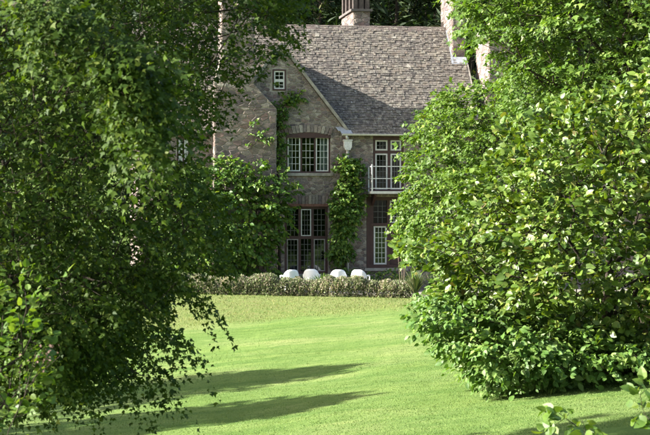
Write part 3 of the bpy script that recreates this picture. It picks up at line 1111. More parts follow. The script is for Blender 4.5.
# small gable window
m = MB(); frame_rect(m, GW[0] + .002, GW[1] - .002, GW[2] + .002, GW[3] - .002, .05, -.03, FV + .07)
win = m.build('window', M['maroon'], house); win['label'] = 'small sash window near the gable apex'
zm = (GW[2] + GW[3]) / 2 - .02
light(win, GW[0] + .054, GW[1] - .054, zm, GW[3] - .054, .03, 'white', 2, 2, 'white', .045)
light(win, GW[0] + .054, GW[1] - .054, GW[2] + .054, zm - .004, .03, 'white', 2, 2, 'white', .045)
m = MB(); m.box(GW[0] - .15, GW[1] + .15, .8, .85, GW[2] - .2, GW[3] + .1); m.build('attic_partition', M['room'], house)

# ---------------- balcony
bz = Zf(385, 191.5)
bu0, bu1, bvv = U(368.3), U(414), -.75
m = MB()
m.box(bu0 - .05, bu1 + .05, bvv - .03, -.03, bz - .09, bz)
bal = m.build('balcony', M['greywhite'], house)
bal['label'] = 'white railed balcony over the garden window'
rz1, rz2 = Zf(369, 166.3), Zf(369, 179)
for (u_, v_) in ((bu0, bvv), (bu1, bvv), (bu0, -.06), (bu1, -.06)):
    m = MB(); m.box(u_ - .022, u_ + .022, v_ - .022, v_ + .022, bz + .002, rz1 + (.05 if v_ == bvv else 0)); m.build('post', M['rail'], bal)
for z_ in (rz1 - .025, rz2, bz + .10):
    m = MB()
    m.box(bu0 + .023, bu1 - .023, bvv - .014, bvv + .014, z_ - .014, z_ + .014)
    m.build('rail', M['rail'], bal)
    for u_ in (bu0, bu1):
        m = MB(); m.box(u_ - .014, u_ + .014, bvv + .023, -.083, z_ - .014, z_ + .014); m.build('rail', M['rail'], bal)
for u_ in (bu0 + .15, bu1 - .15):
    m = MB()
    m.add([(u_ - .04, -.03, bz - .092), (u_ + .04, -.03, bz - .092), (u_ + .04, -.03, bz - .5), (u_ - .04, -.03, bz - .5),
           (u_ - .04, -.6, bz - .092), (u_ + .04, -.6, bz - .092), (u_ + .04, -.6, bz - .16), (u_ - .04, -.6, bz - .16)],
          [(0, 1, 2, 3), (4, 7, 6, 5), (0, 4, 5, 1), (3, 2, 6, 7), (0, 3, 7, 4), (1, 5, 6, 2)])
    m.build('bracket', M['maroon'], bal)

# ---------------- gutter, hopper and downpipe
gz = EZ - ov * TP
m = MB()
n = 7
prof = [(-ov - .10 + .065 * math.cos(math.pi + math.pi * i / n), gz + .02 + .065 * math.sin(math.pi + math.pi * i / n)) for i in range(n + 1)]
prof += [(a + (.008 if a < -ov - .1 else -.008), b + .004) for a, b in prof[::-1]]
k = len(prof)
ga, gb = U(341), UR + .05
m.add([(ga, a, b) for a, b in prof] + [(gb, a, b) for a, b in prof], [(i, (i + 1) % k, (i + 1) % k + k, i + k) for i in range(k)] + [tuple(range(k))[::-1], tuple(range(k, 2 * k))])
m.build('gutter', M['greywhite'], house)
pu = U(347)
m = MB()
m.tube([(pu - .06, -ov - .10, gz - .04), (pu - .05, -ov - .09, gz - .14), (pu, -.14, Zf(347, 138)), (pu, -.14, Zf(347, 141))], .045, 8)
m.build('swan_neck', M['greywhite'], house, True)
m = MB()
hz0, hz1 = Zf(347, 147.5), Zf(347, 141)
m.prism([(pu - .08, hz0 - .1), (pu + .08, hz0 - .1), (pu + .14, hz0 + .02), (pu + .14, hz1), (pu - .14, hz1), (pu - .14, hz0 + .02)], -.24, -.05)
m.box(pu - .16, pu + .16, -.26, -.045, hz1 + .001, hz1 + .04)
m.build('hopper', M['rail'], house)
m = MB()
m.tube([(pu, -.11, hz0 - .1), (pu, -.11, .0)], .05, 8)
for z_ in (1.0, 2.6, 4.0): m.tube([(pu, -.11, z_), (pu, -.11, z_ + .1)], .065, 8)
m.build('downpipe', M['greywhite'], house, True)

# ------------------------------------------------------------ terrace
m = MB()
c = [hworld(UL - 6, -4.4, 0), hworld(UR + 9, -3.9, 0), hworld(UR + 9, 1.0, 0), hworld(UL - 6, 1.0, 0)]
y_front = 60.6
pts = [(-16, y_front), (20, y_front), (20, 68), (-16, 68)]
m.add([(x, y, TZ + .02) for x, y in pts] + [(x, y, TZ - .9) for x, y in pts], [(0, 1, 2, 3), (4, 5, 1, 0), (5, 6, 2, 1), (6, 7, 3, 2), (7, 4, 0, 3)])
tag(m.build('terrace', M['paving']), 'paved terrace along the foot of the stone house', kind='structure')


# ------------------------------------------------------------ foliage
def fan(outline, fold=.12, curl=.1):
    """leaf template from half outline [(x, halfwidth)...], x from 0 to 1; folded along the midrib"""
    vs = []; tr = []
    mid = []
    L = []; R_ = []
    for (x, w) in outline:
        z = -curl * x * x
        mid.append(len(vs)); vs.append((x, 0, z))
        if w > 0:
            L.append(len(vs)); vs.append((x - .04, w, z + fold * w))
            R_.append(len(vs)); vs.append((x - .04, -w, z + fold * w))
        else:
            L.append(mid[-1]); R_.append(mid[-1])
    for i in range(len(outline) - 1):
        for a, sgn in ((L, 1), (R_, -1)):
            q = [mid[i], mid[i + 1], a[i + 1], a[i]]
            for t in ((q[0], q[1], q[2]), (q[0], q[2], q[3])):
                if len(set(t)) == 3:
                    tr.append(t if sgn > 0 else t[::-1])
    return np.array(vs, float), np.array(tr)


def maple_leaf():
    """five pointed lobes"""
    pts = [(0, 0)]
    for ang, r in ((-135, .25), (-72, .60), (-36, .40), (0, 1.0), (36, .40), (72, .60), (135, .25)):
        a = math.radians(ang)
        pts.append((.28 + r * .72 * math.cos(a), r * .80 * math.sin(a)))
    pts[0] = (.28, 0)
    vs = [(x, y, .10 * abs(y) - .12 * x * x) for x, y in pts]
    n = len(pts)
    tr = [(0, i, i + 1) for i in range(1, n - 1)] + [(0, n - 1, 1)]
    return np.array(vs), np.array(tr)


LEAF = {
    'maple': maple_leaf(),
    'ovate': fan([(0, 0), (.25, .24), (.55, .30), (.82, .18), (1, 0)], .25, .16),
    'wide': fan([(0, 0), (.2, .30), (.5, .36), (.8, .22), (1, 0)], .22, .14),
    'lance': fan([(0, 0), (.35, .15), (.7, .13), (1, 0)], .3, .2),
    'quad': (np.array([(0, 0, 0), (.5, .28, .05), (1, 0, -.08), (.5, -.28, .05)]), np.array([(0, 2, 1), (0, 3, 2)])),
    'needle': (np.array([(0, 0, 0), (.4, .11, .02), (1, 0, -.1), (.4, -.11, .02)]), np.array([(0, 2, 1), (0, 3, 2)])),
}


def norm(a):
    return a / np.maximum(1e-9, np.linalg.norm(a, axis=-1, keepdims=True))


def leaf_geo(P, D, N, S, kind):
    """leaves at P pointing along D with normal N and length S -> verts, tris"""
    tv, tt = LEAF[kind]
    D = norm(D); Yv = norm(np.cross(N, D)); Z = np.cross(D, Yv)
    n, k = len(P), len(tv)
    v = P[:, None, :] + S[:, None, None] * (tv[None, :, 0, None] * D[:, None, :] + tv[None, :, 1, None] * Yv[:, None, :] + tv[None, :, 2, None] * Z[:, None, :])
    t = tt[None] + (np.arange(n) * k)[:, None, None]
    return v.reshape(-1, 3), t.reshape(-1, 3)


def skeleton(trunk, targets, bf=.35, step=.5, sag=.0):
    """join target points to a trunk polyline; returns nodes, parents and target node ids"""
    nodes = [np.array(p, float) for p in trunk]
    par = [-1] + list(range(len(trunk) - 1))
    plen = [0.0]
    for i in range(1, len(nodes)):
        plen.append(plen[-1] + np.linalg.norm(nodes[i] - nodes[i - 1]))
    T = np.array(targets, float)
    tp = np.array(trunk, float)
    d = np.min(np.linalg.norm(T[:, None] - tp[None], axis=2), axis=1)
    order = np.argsort(d)
    cap = len(nodes) + len(T) * 12
    A = np.zeros((cap, 3)); PL = np.zeros(cap); A[:len(nodes)] = nodes; PL[:len(nodes)] = plen
    # the lowest trunk nodes bear no branches
    cnt = len(nodes); base_skip = max(1, int(len(trunk) * .35))
    PL[:base_skip] += 100
    ids = np.zeros(len(T), int)
    for ti in order:
        t = T[ti]
        dist = np.linalg.norm(A[:cnt] - t, axis=1)
        k = int(np.argmin(dist + bf * PL[:cnt]))
        L = dist[k]
        n = max(1, min(8, int(L / step)))
        p0 = A[k].copy(); last = k
        jit = RNG.normal(0, .05 * L, 3)
        for j in range(1, n + 1):
            f = j / n
            q = p0 + (t - p0) * f + jit * math.sin(math.pi * f)
            q[2] += sag * L * math.sin(math.pi * f)
            A[cnt] = q; par.append(last); PL[cnt] = PL[last] + np.linalg.norm(q - A[last]) ; last = cnt; cnt += 1
        ids[ti] = last
    return A[:cnt], par, ids


def pipe_radii(A, par, r0=.005, p=2.35):
    n = len(A)
    acc = np.zeros(n)
    kids = np.zeros(n, int)
    for i in range(n): 
        if par[i] >= 0: kids[par[i]] += 1
    for i in range(n - 1, -1, -1):
        if kids[i] == 0: acc[i] = r0 ** p
        if par[i] >= 0: acc[par[i]] += acc[i]
    return acc ** (1 / p)


def tubes(A, par, R):
    """frustums for every edge, thin ones three-sided"""
    V = []; T = []; off = 0
    idx = np.array([i for i in range(len(A)) if par[i] >= 0])
    pr = np.array(par)[idx]
    p0, p1 = A[pr], A[idx]
    r1 = R[idx]; r0 = np.minimum(R[pr], r1 * 1.35)
    for lo, hi, s in ((0, .012, 3), (.012, .05, 5), (.05, 9, 9)):
        k = (r1 >= lo) & (r1 < hi)
        if not k.any(): continue
        a, b, ra, rb = p0[k], p1[k], r0[k], r1[k]
        d = norm(b - a)
        ref = np.where(np.abs(d[:, 2:3]) < .9, np.array([[0, 0, 1.]]), np.array([[1., 0, 0]]))
        x = norm(np.cross(d, ref)); y = np.cross(d, x)
        ang = np.arange(s) * 2 * math.pi / s
        ring = np.cos(ang)[None, :, None] * x[:, None] + np.sin(ang)[None, :, None] * y[:, None]
        va = a[:, None] + ring * ra[:, None, None]; vb = b[:, None] + d[:, None] * (rb * .3)[:, None, None] + ring * rb[:, None, None]
        v = np.concatenate([va, vb], 1)
        i = np.arange(s); j = (i + 1) % s
        t = np.concatenate([np.stack([i, i + s, j + s], 1), np.stack([i, j + s, j], 1)])
        n = len(a)
        V.append(v.reshape(-1, 3)); T.append((t[None] + (np.arange(n) * 2 * s)[:, None, None]).reshape(-1, 3) + off)
        off += n * 2 * s
    return np.concatenate(V), np.concatenate(T)


LB = (-.35, -.25, .10)      # leaves turn a little towards the open, sunny side


def sprays(B, D, K, L, size, kind, droop=.25, spread=.35, up=.9, jitter=.6, down=.3):
    """K leaves along a drooping twig from each base B in direction D"""
    n = len(B)
    D = norm(D)
    t = (np.arange(K)[None, :] + RNG.uniform(.2, .9, (n, K))) / K
    Ls = L * RNG.uniform(.65, 1.3, (n, 1))
    side = norm(np.cross(D, np.array([0, 0, 1.])[None] + RNG.normal(0, .15, (n, 3))))
    sgn = np.where(np.arange(K) % 2 == 0, 1., -1.)[None, :] 
    off = spread * Ls * RNG.uniform(.15, 1.0, (n, K)) * (1 - .55 * t) * sgn
    P = B[:, None] + D[:, None] * (t * Ls)[..., None] + side[:, None] * off[..., None]
    P[..., 2] -= droop * Ls * t * t + RNG.uniform(-.12, .12, (n, K)) * Ls * .8
    ld = D[:, None] * .7 + side[:, None] * (sgn * RNG.uniform(.3, 1.1, (n, K)))[..., None] + RNG.normal(0, .35, (n, K, 3))
    ld[..., 2] -= down
    N = (np.array([0, 0, up]) + np.array(LB))[None, None] + RNG.normal(0, jitter, (n, K, 3)) + D[:, None] * .25
    S = size * RNG.uniform(.45, 1.3, (n, K)) * RNG.uniform(.8, 1.15, (n, 1))
    return P.reshape(-1, 3), ld.reshape(-1, 3), N.reshape(-1, 3), S.reshape(-1)


def in_poly(px, py, poly):
    poly = np.array(poly, float)
    c = np.zeros(len(px), bool)
    j = len(poly) - 1
    for i in range(len(poly)):
        xi, yi = poly[i]; xj, yj = poly[j]
        k = ((yi > py) != (yj > py)) & (px < (xj - xi) * (py - yi) / (yj - yi + 1e-12) + xi)
        c ^= k
        j = i
    return c


def edge_dist(px, py, poly):
    poly = np.array(poly, float)
    best = np.full(len(px), 1e9)
    for i in range(len(poly)):
        a, b = poly[i - 1], poly[i]
        ab = b - a
        t = np.clip(((px - a[0]) * ab[0] + (py - a[1]) * ab[1]) / (ab @ ab + 1e-9), 0, 1)
        best = np.minimum(best, np.hypot(px - a[0] - t * ab[0], py - a[1] - t * ab[1]))
    return best


def crown_points(poly, n, d0, depth, shell=.5, holes=()):
    """points inside a lens-shaped crown whose outline is poly (photo pixels) at distance d0"""
    poly_a = np.array(poly, float)
    lo, hi = poly_a.min(0), poly_a.max(0)
    out = []
    w = min(hi - lo) * .5
    while len(out) < n:
        px = RNG.uniform(lo[0], hi[0], 4000); py = RNG.uniform(lo[1], hi[1], 4000)
        k = in_poly(px, py, poly)
        for h in holes:
            k &= ~in_poly(px, py, h)
        px, py = px[k], py[k]
        e = np.minimum(1, edge_dist(px, py, poly) / w)
        half = depth * np.sqrt(np.maximum(.06, 1 - (1 - e) ** 2))
        u = RNG.uniform(-1, 1, len(px))
        u = np.sign(u) * np.abs(u) ** shell
        d = d0 + u * half
        x = (px - PX0) / FPX * d0; z = CAMZ + (PY0 - py) / FPX * d0
        out += list(np.stack([x * (1 + .0 * d), d, z], 1))
    return np.array(out[:n])


def build_tree(name, label, cat, trunk, targets, leaf, mat, K, L, size, centre, group=None, bf=.35, droop=.25, spread=.35,
               up=.9, jitter=.6, down=.3, r0=.005, bark='bark', trunk_r=None, sag=.05, outward=.7, extra=None, singles=0, trunk_name='trunk',
               crown_name='crown', lod=False, gaps=()):
    base = trunk[0]
    root = empty(name, tuple(base))
    tag(root, label, cat, group)
    A, par, ids = skeleton(trunk, targets, bf, sag=sag)
    R_ = pipe_radii(A, par, r0)
    if trunk_r:
        s = trunk_r / R_[0]
        if s > 1: R_ = np.where(R_ > .02, R_ * (1 + (s - 1) * np.clip((R_ - .02) / (R_[0] - .02), 0, 1)), R_)
        else: R_ = R_ * s ** np.clip(R_ / R_[0] * 3, 0, 1)
    v, t = tubes(A, par, R_)
    tri_object(trunk_name, v - np.array(base), t, M[bark], root)
    T = A[ids]
    pr = np.array([A[par[i]] for i in ids])
    D = norm(T - pr) * .6 + norm(T - np.array(centre)) * outward + RNG.normal(0, .25, T.shape)
    P, ld, N, S = sprays(T, D, K, L, size, leaf, droop, spread, up, jitter, down)
    if extra is not None:
        P2, ld2, N2, S2 = extra
        P = np.concatenate([P, P2]); ld = np.concatenate([ld, ld2]); N = np.concatenate([N, N2]); S = np.concatenate([S, S2])
    # keep clear of the ground
    gz_ = ground_z(P[:, 0], P[:, 1])
    k = P[:, 2] > gz_ + .05
    P, ld, N, S = P[k], ld[k], N[k], S[k]
    if len(gaps):
        px = PX0 + P[:, 0] / P[:, 1] * FPX; py = PY0 - (P[:, 2] - CAMZ) / P[:, 1] * FPX
        k = np.ones(len(P), bool)
        for h in gaps:
            k &= ~(in_poly(px, py, h) & (RNG.random(len(P)) < .8))
        P, ld, N, S = P[k], ld[k], N[k], S[k]
    if singles:
        # the leaves that show largest: nearest to the camera and in frame
        px = PX0 + P[:, 0] / P[:, 1] * FPX; py = PY0 - (P[:, 2] - CAMZ) / P[:, 1] * FPX
        ok = (px > 5) & (px < 645) & (py > 5) & (py < 430)
        cost = np.where(ok, P[:, 1] - 4 * S, 1e9)
        o_ = np.argsort(cost)[:singles]
        m_ = np.zeros(len(P), bool); m_[o_] = True; m_ &= ok
        tv, tt = LEAF[leaf]
        me = bpy.data.meshes.new('leaf')
        me.from_pydata([tuple(p) for p in tv], [], [tuple(int(i) for i in f) for f in tt]); me.update()
        me.materials.append(M[mat])
        for i in np.nonzero(m_)[0]:
            dx = Vector(ld[i]).normalized(); yv = Vector(N[i]).cross(dx).normalized(); zv = dx.cross(yv)
            ob = bpy.data.objects.new('leaf', me)
            C.objects.link(ob); ob.parent = root
            s = S[i]
            mt = Matrix.Identity(4)
            for r in range(3):
                mt[r][0] = dx[r] * s; mt[r][1] = yv[r] * s; mt[r][2] = zv[r] * s; mt[r][3] = P[i][r] - base[r]
            ob.matrix_local = mt
        P, ld, N, S = P[~m_], ld[~m_], N[~m_], S[~m_]
    if lod and len(P):
        px = PX0 + P[:, 0] / P[:, 1] * FPX; py = PY0 - (P[:, 2] - CAMZ) / P[:, 1] * FPX
        far = (px < -35) | (px > 685) | (py < -35) | (py > 470)
        thin = far & (RNG.random(len(P)) < .33)
        v, t = leaf_geo(P[thin], ld[thin], N[thin], S[thin] * 2.0, 'quad')
        c = tri_object('outer_crown', v - np.array(base), t, M[mat], root)
        c['kind'] = 'stuff'
        P, ld, N, S = P[~far], ld[~far], N[~far], S[~far]
    if len(P):
        v, t = leaf_geo(P, ld, N, S, leaf)
        c = tri_object(crown_name, v - np.array(base), t, M[mat], root)
        c['kind'] = 'stuff'
    return root


def gz1(x, y): return float(ground_z(x, y))


def trunk_line(x, y, x1, y1, z1, n=7, wob=.12, sink=.15):
    z0 = gz1(x, y) - sink
    out = []
    for i in range(n):
        f = i / (n - 1)
        out.append((x + (x1 - x) * f + wob * math.sin(f * 5 + x), y + (y1 - y) * f + wob * math.cos(f * 4 + y) * f, z0 + (z1 - z0) * f))
    return out


# ---------------- large maple on the left
D0 = 17.0
LT = [(-420, 60), (-380, -180), (-180, -330), (60, -330), (225, -200), (285, -60), (280, 5), (274, 42), (256, 60), (256, 72), (218, 84), (218, 98), (190, 115),
      (176, 145), (182, 172), (208, 192), (208, 222), (214, 245), (188, 260), (158, 268), (142, 284), (120, 300), (124, 316), (112, 332), (106, 346),
      (96, 350), (84, 338), (70, 348), (58, 360), (44, 358), (30, 366), (-30, 366), (-200, 360), (-360, 260)]
holes = [[(166, 134), (188, 134), (188, 160), (168, 160)], [(208, 132), (250, 138), (272, 124), (272, 162), (208, 162)], [(230, 102), (275, 100), (275, 125), (236, 122)], [(218, -5), (227, -5), (227, 48), (218, 48)],
         [(266, 64), (296, 58), (296, 96), (266, 96)]]
pts_in = crown_points([p for p in LT], 6900, D0, 3.2, .9, holes)
px_ = PX0 + pts_in[:, 0] / D0 * FPX; py_ = PY0 - (pts_in[:, 2] - CAMZ) / D0 * FPX
keep = (px_ > -25) & (py_ > -30) | (RNG.random(len(pts_in)) < .4)
pts_in = pts_in[keep]
# hanging sprays at the skirt and the sunlit tresses on the near side
hang = []
for (a, b, c, d, n) in ((166, 278, 184, 292, 6), (184, 292, 204, 300, 3), (150, 312, 162, 328, 5), (162, 328, 180, 348, 5), (146, 352, 154, 388, 8), (130, 362, 136, 376, 3), (110, 366, 118, 390, 4),
                      (75, 366, 74, 392, 4)):
    for i in range(n):
        f = (i + .5) / n
        p = at(a + (c - a) * f + random.uniform(-4, 4), b + (d - b) * f + random.uniform(-4, 4), D0 - .5 + random.uniform(-.5, .5))
        hang.append(tuple(p))
front = []
for (a, b, c, d, n, dd_) in ((108, 42, 126, 75, 44, 12.1), (122, 70, 138, 105, 40, 12.1), (130, 100, 146, 145, 30, 12.2), (18, 5, 70, 20, 40, 12.1), (52, 25, 50, 55, 18, 12.2), (140, 55, 148, 90, 16, 12.3)):
    for i in range(n):
        f = (i + .5) / n
        p = at(a + (c - a) * f + random.gauss(0, 9), b + (d - b) * f + random.gauss(0, 7), dd_ + random.uniform(-.3, .3))
        front.append(tuple(p))
trunk = trunk_line(at(-95, 217, D0).x, D0, at(-60, 217, D0).x, D0 + .2, 6.6, 9)
low = crown_points([(-20, 285), (60, 275), (160, 268), (140, 300), (122, 318), (116, 340), (100, 362), (70, 368), (40, 372), (-20, 372)], 620, D0 + .3, 2.4, .9)
tg = np.concatenate([pts_in, low, np.array(hang), np.array(front)])
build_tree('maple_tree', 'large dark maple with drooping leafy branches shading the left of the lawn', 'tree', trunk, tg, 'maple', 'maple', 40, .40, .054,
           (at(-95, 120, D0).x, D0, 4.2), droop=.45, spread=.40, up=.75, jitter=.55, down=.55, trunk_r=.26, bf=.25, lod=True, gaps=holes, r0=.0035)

# ---------------- trees on the right
# pale field maple in front of the balcony
D1 = 44.0
poly = [(408, 165), (414, 138), (430, 118), (440, 98), (456, 92), (475, 94), (500, 84), (560, 80), (590, 120), (590, 230), (540, 280), (470, 272), (440, 255), (422, 254), (404, 240), (410, 225), (404, 205), (414, 190)]
tg = crown_points(poly, 1350, D1, 2.6, .75)
trunk = trunk_line(at(505, 0, D1).x, D1, at(495, 0, D1).x, D1, 5.6, 7)
build_tree('field_maple', 'bright green broadleaf tree hiding the end of the balcony', 'tree', trunk, tg, 'maple', 'limelit', 28, .48, .135,
           (at(495, 0, D1).x, D1, 4.0), droop=.35, spread=.42, down=.5, trunk_r=.16)
# taller acer behind, filling the upper right
D2 = 39.0
poly = [(464, 5), (460, -60), (480, -170), (560, -240), (680, -240), (800, -160), (830, 0), (800, 110), (700, 170), (600, 160), (540, 130), (514, 100), (504, 76), (484, 50), (470, 36)]
tg = crown_points(poly, 4000, D2, 3.4, .75, holes=[[(468, 42), (508, 46), (508, 78), (468, 74)]])
trunk = trunk_line(at(640, 0, D2).x, D2, at(630, 0, D2).x, D2, 8.0, 8)
build_tree('acer_tree', 'tall acer with layered green leaves behind the magnolia', 'tree', trunk, tg, 'maple', 'acer', 28, .55, .135,
           (at(630, 0, D2).x, D2, 6.0), droop=.35, spread=.45, down=.45, trunk_r=.2, lod=True)
# magnolia
D3 = 30.0
poly = [(446, 240), (412, 244), (406, 250), (426, 258), (456, 268), (450, 290), (458, 306), (490, 322), (560, 338), (640, 358), (720, 366), (800, 330), (830, 200), (800, 90), (720, 62),
        (660, 68), (620, 95), (592, 104), (558, 116), (528, 112), (514, 128), (518, 152), (494, 170), (484, 195), (470, 206), (464, 226)]
tg = crown_points(poly, 1900, D3, 2.6, .6)
trunk = trunk_line(at(610, 0, D3).x, D3 + .3, at(600, 0, D3).x, D3, 3.6, 6)
build_tree('magnolia_tree', 'spreading magnolia with large glossy leaves standing on the lawn', 'tree', trunk, tg, 'wide', 'magnolia', 22, .38, .122,
           (at(605, 0, D3).x, D3, 2.6), droop=.2, spread=.42, up=.7, jitter=.7, down=.15, trunk_r=.12, singles=300, lod=True)
# lower shrub under the magnolia
D4 = 29.2
poly = [(424, 304), (418, 318), (432, 340), (462, 362), (480, 380), (520, 384), (570, 381), (640, 376), (720, 378), (760, 360), (700, 335), (600, 330), (520, 322), (470, 304), (446, 296)]
tg = crown_points(poly, 700, D4, 1.5, .6)
trunk = trunk_line(at(560, 0, D4).x, D4 + .3, at(550, 0, D4).x, D4, 1.0, 4, .05)
build_tree('leafy_shrub', 'low bright green shrub spreading under the magnolia onto the lawn', 'shrub', trunk, tg, 'ovate', 'shrub', 20, .36, .115,
           (at(560, 0, D4).x, D4 + .3, .5), droop=.3, spread=.42, up=.6, down=.45, trunk_r=.06, trunk_name='stems', crown_name='foliage')

# ---------------- near plants at the bottom of the picture
D5 = 13.0
poly = [(-90, 335), (-40, 298), (0, 290), (28, 278), (46, 280), (48, 294), (34, 306), (44, 330), (46, 352), (34, 380), (20, 420), (40, 470), (-20, 520), (-90, 500)]
tg = crown_points(poly, 210, D5, .5, .8)
bx_, by_ = at(-20, 0, D5).x, D5
trunk = trunk_line(bx_, by_, bx_ + .05, by_, 1.9, 5, .03, .05)
build_tree('young_shrub', 'light green broad leaved shrub poking up in the left foreground', 'shrub', trunk, tg, 'wide', 'near', 8, .2, .070,
           (bx_, by_, 1.7), droop=.1, spread=.35, up=.7, down=.1, r0=.004, trunk_r=.02, trunk_name='stems', crown_name='foliage', singles=290, outward=.5)
D6 = 14.0
for nm, lab, cx, top, spots, nl in (('young_sprig', 'bright green leafy sprig poking up before the magnolia shrub', 585, 410, [(550, 432), (558, 412), (575, 425), (590, 440), (562, 440), (600, 445), (578, 450), (565, 418), (585, 432), (596, 452), (548, 445), (570, 412), (556, 424), (582, 420), (592, 428)], 7),
                                    ('young_sprig', 'leafy sprig entering beside the lower right edge of the lawn', 655, 392, [(640, 395), (648, 388), (655, 400), (645, 415), (660, 425), (652, 435), (642, 405), (650, 420)], 7)):
    tg = np.array([tuple(at(a, b, D6 + random.uniform(-.15, .15))) for a, b in spots])
    bx_ = at(cx, 0, D6).x
    trunk = trunk_line(bx_, D6, bx_, D6, float(tg[:, 2].min()), 4, .02, .05)
    build_tree(nm, lab, 'shrub', trunk, tg, 'wide', 'near', nl, .10, .088, (bx_, D6, 1.8), droop=0, spread=.5, up=.5, jitter=.8, down=-.2,
               r0=.0025, trunk_r=.008, trunk_name='stems', crown_name='foliage', singles=200)
# dry flower stalk
D7 = 12.4
root = empty('dry_flower_stalk', tuple(at(-8, 520, D7)))
tag(root, 'dried pinkish flower stalk leaning in the left foreground', 'plant')
b_ = np.array(root.location)
gzz = gz1(b_[0], b_[1]); root.location.z = gzz; b_[2] = gzz
m = MB()
line = [tuple(Vector(b_) + Vector((0, 0, -.03)))] + [tuple(at(x, y, D7)) for x, y in ((8, 432), (20, 405), (32, 382), (44, 362), (50, 350))]
m.tube([tuple(np.array(p) - b_) for p in line], [.005, .004, .0035, .003, .002, .0015], 5)
for a, c in (((24, 398), (36, 352)), ((34, 378), (60, 356)), ((20, 405), (20, 365)), ((14, 418), (42, 408))):
    m.tube([tuple(np.array(at(*a, D7)) - b_), tuple(np.array(at(*c, D7 + .03)) - b_)], [.003, .0015], 4)
m.build('stem', M['bark'], root)
P = []
for (x, y, n) in ((48, 352, 14), (36, 357, 9), (20, 366, 7), (42, 362, 7)):
    for i in range(n):
        P.append(tuple(at(x + random.gauss(0, 4), y + random.gauss(0, 6), D7 + random.gauss(0, .03))))
P = np.array(P)
v, t = leaf_geo(P, RNG.normal(0, 1, P.shape) + [0, 0, .5], RNG.normal(0, 1, P.shape), RNG.uniform(.015, .032, len(P)), 'ovate')
o_ = tri_object('dry_petals', v - b_, t, M['dry'], root); o_['kind'] = 'stuff'


# ---------------- creepers and shrubs on the house
def wall_plant(name, label, poly, n, v0, v1, root_px, leaf, mat, K, L, size, up=.6, stems=True, cat='creeper', out=-1.0, jitter=.6, down=.6):
    """points between the planes v0 (near the wall) and v1 in front of it, outline from the photograph"""
    pa = np.array(poly, float); lo, hi = pa.min(0), pa.max(0)
    pts = []
    while len(pts) < n:
        px = RNG.uniform(lo[0], hi[0], 500); py = RNG.uniform(lo[1], hi[1], 500)
        k = in_poly(px, py, poly)
        px, py = px[k], py[k]
        e = np.minimum(1, edge_dist(px, py, poly) / max(4, min(hi - lo) * .35))
        for a, b, c in zip(px, py, e):
            f = random.random() ** .7
            v = v0 + (v1 - v0) * f * (0.25 + .75 * c ** .5)
            u, z = uz(a, b, v)
            pts.append(tuple(hworld(u, v, max(.08, z))))
    pts = np.array(pts[:n])
    u, _ = uz(root_px, 280, v0)
    b0 = hworld(u, v0 - .05, .02)
    z1 = pts[:, 2].max() * .55 + b0.z * .45
    trunk = [(b0.x, b0.y, b0.z - .05), (b0.x + .02, b0.y, b0.z + (z1 - b0.z) * .3), (b0.x - .03, b0.y, b0.z + (z1 - b0.z) * .65), (b0.x, b0.y, z1)]
    c = pts.mean(0) - np.array(HV) * out * .0 + np.array(HV) * 1.5
    return build_tree(name, label, cat, trunk, pts, leaf, mat, K, L, size, tuple(c), droop=.35, spread=.45, up=up, jitter=jitter, down=down, r0=.006,
                      trunk_r=.05, trunk_name='stems', crown_name='foliage', bf=.2)


wall_plant('wall_shrub', 'dense climbing shrub covering the foot of the chimney breast', [(168, 178), (205, 168), (225, 160), (248, 166), (268, 168), (286, 174), (298, 184), (300, 196), (292, 206), (290, 214), (278, 225), (272, 250), (274, 272), (240, 285), (180, 282), (160, 240)],
           620, -.50, -1.9, 245, 'ovate', 'ivy', 22, .42, .15, cat='climber')
wall_plant('climbing_vine', 'narrow green vine running up beside the gable window', [(274, 98), (281, 104), (284, 92), (301, 92), (300, 99), (286, 108), (285, 130), (284, 150), (286, 168), (275, 170), (274, 140)],
           120, -.05, -.28, 279, 'ovate', 'ivy', 12, .20, .11, cat='climber')
wall_plant('wall_creeper', 'leafy creeper hanging below the white rainwater hopper', [(337, 162), (347, 157), (356, 160), (362, 172), (358, 190), (362, 204), (353, 222), (350, 258), (343, 264), (338, 258), (331, 256), (332, 235), (334, 222), (330, 205), (336, 190), (340, 180), (336, 170)],
           330, -.12, -.65, 344, 'wide', 'ivy', 16, .28, .115, cat='climber')
wall_plant('breast_creeper', 'thin creeper straggling over the upper stones of the chimney breast', [(252, 122), (262, 118), (268, 140), (264, 160), (254, 165), (250, 150)], 16, -.50, -.68, 258, 'ovate', 'ivy', 10, .26, .13, cat='climber')
wall_plant('foundation_shrub', 'low dark shrub growing below the maroon garden window', [(366, 272), (404, 271), (408, 286), (366, 287)], 60, -.3, -1.0, 385, 'ovate', 'ivy', 12, .25, .11, cat='shrub')
wall_plant('foundation_shrub', 'low dark shrub growing below the leaded ground floor window', [(284, 275), (330, 272), (352, 268), (364, 276), (362, 287), (284, 288)], 70, -.3, -.9, 320, 'ovate', 'ivy', 12, .25, .11, cat='shrub')


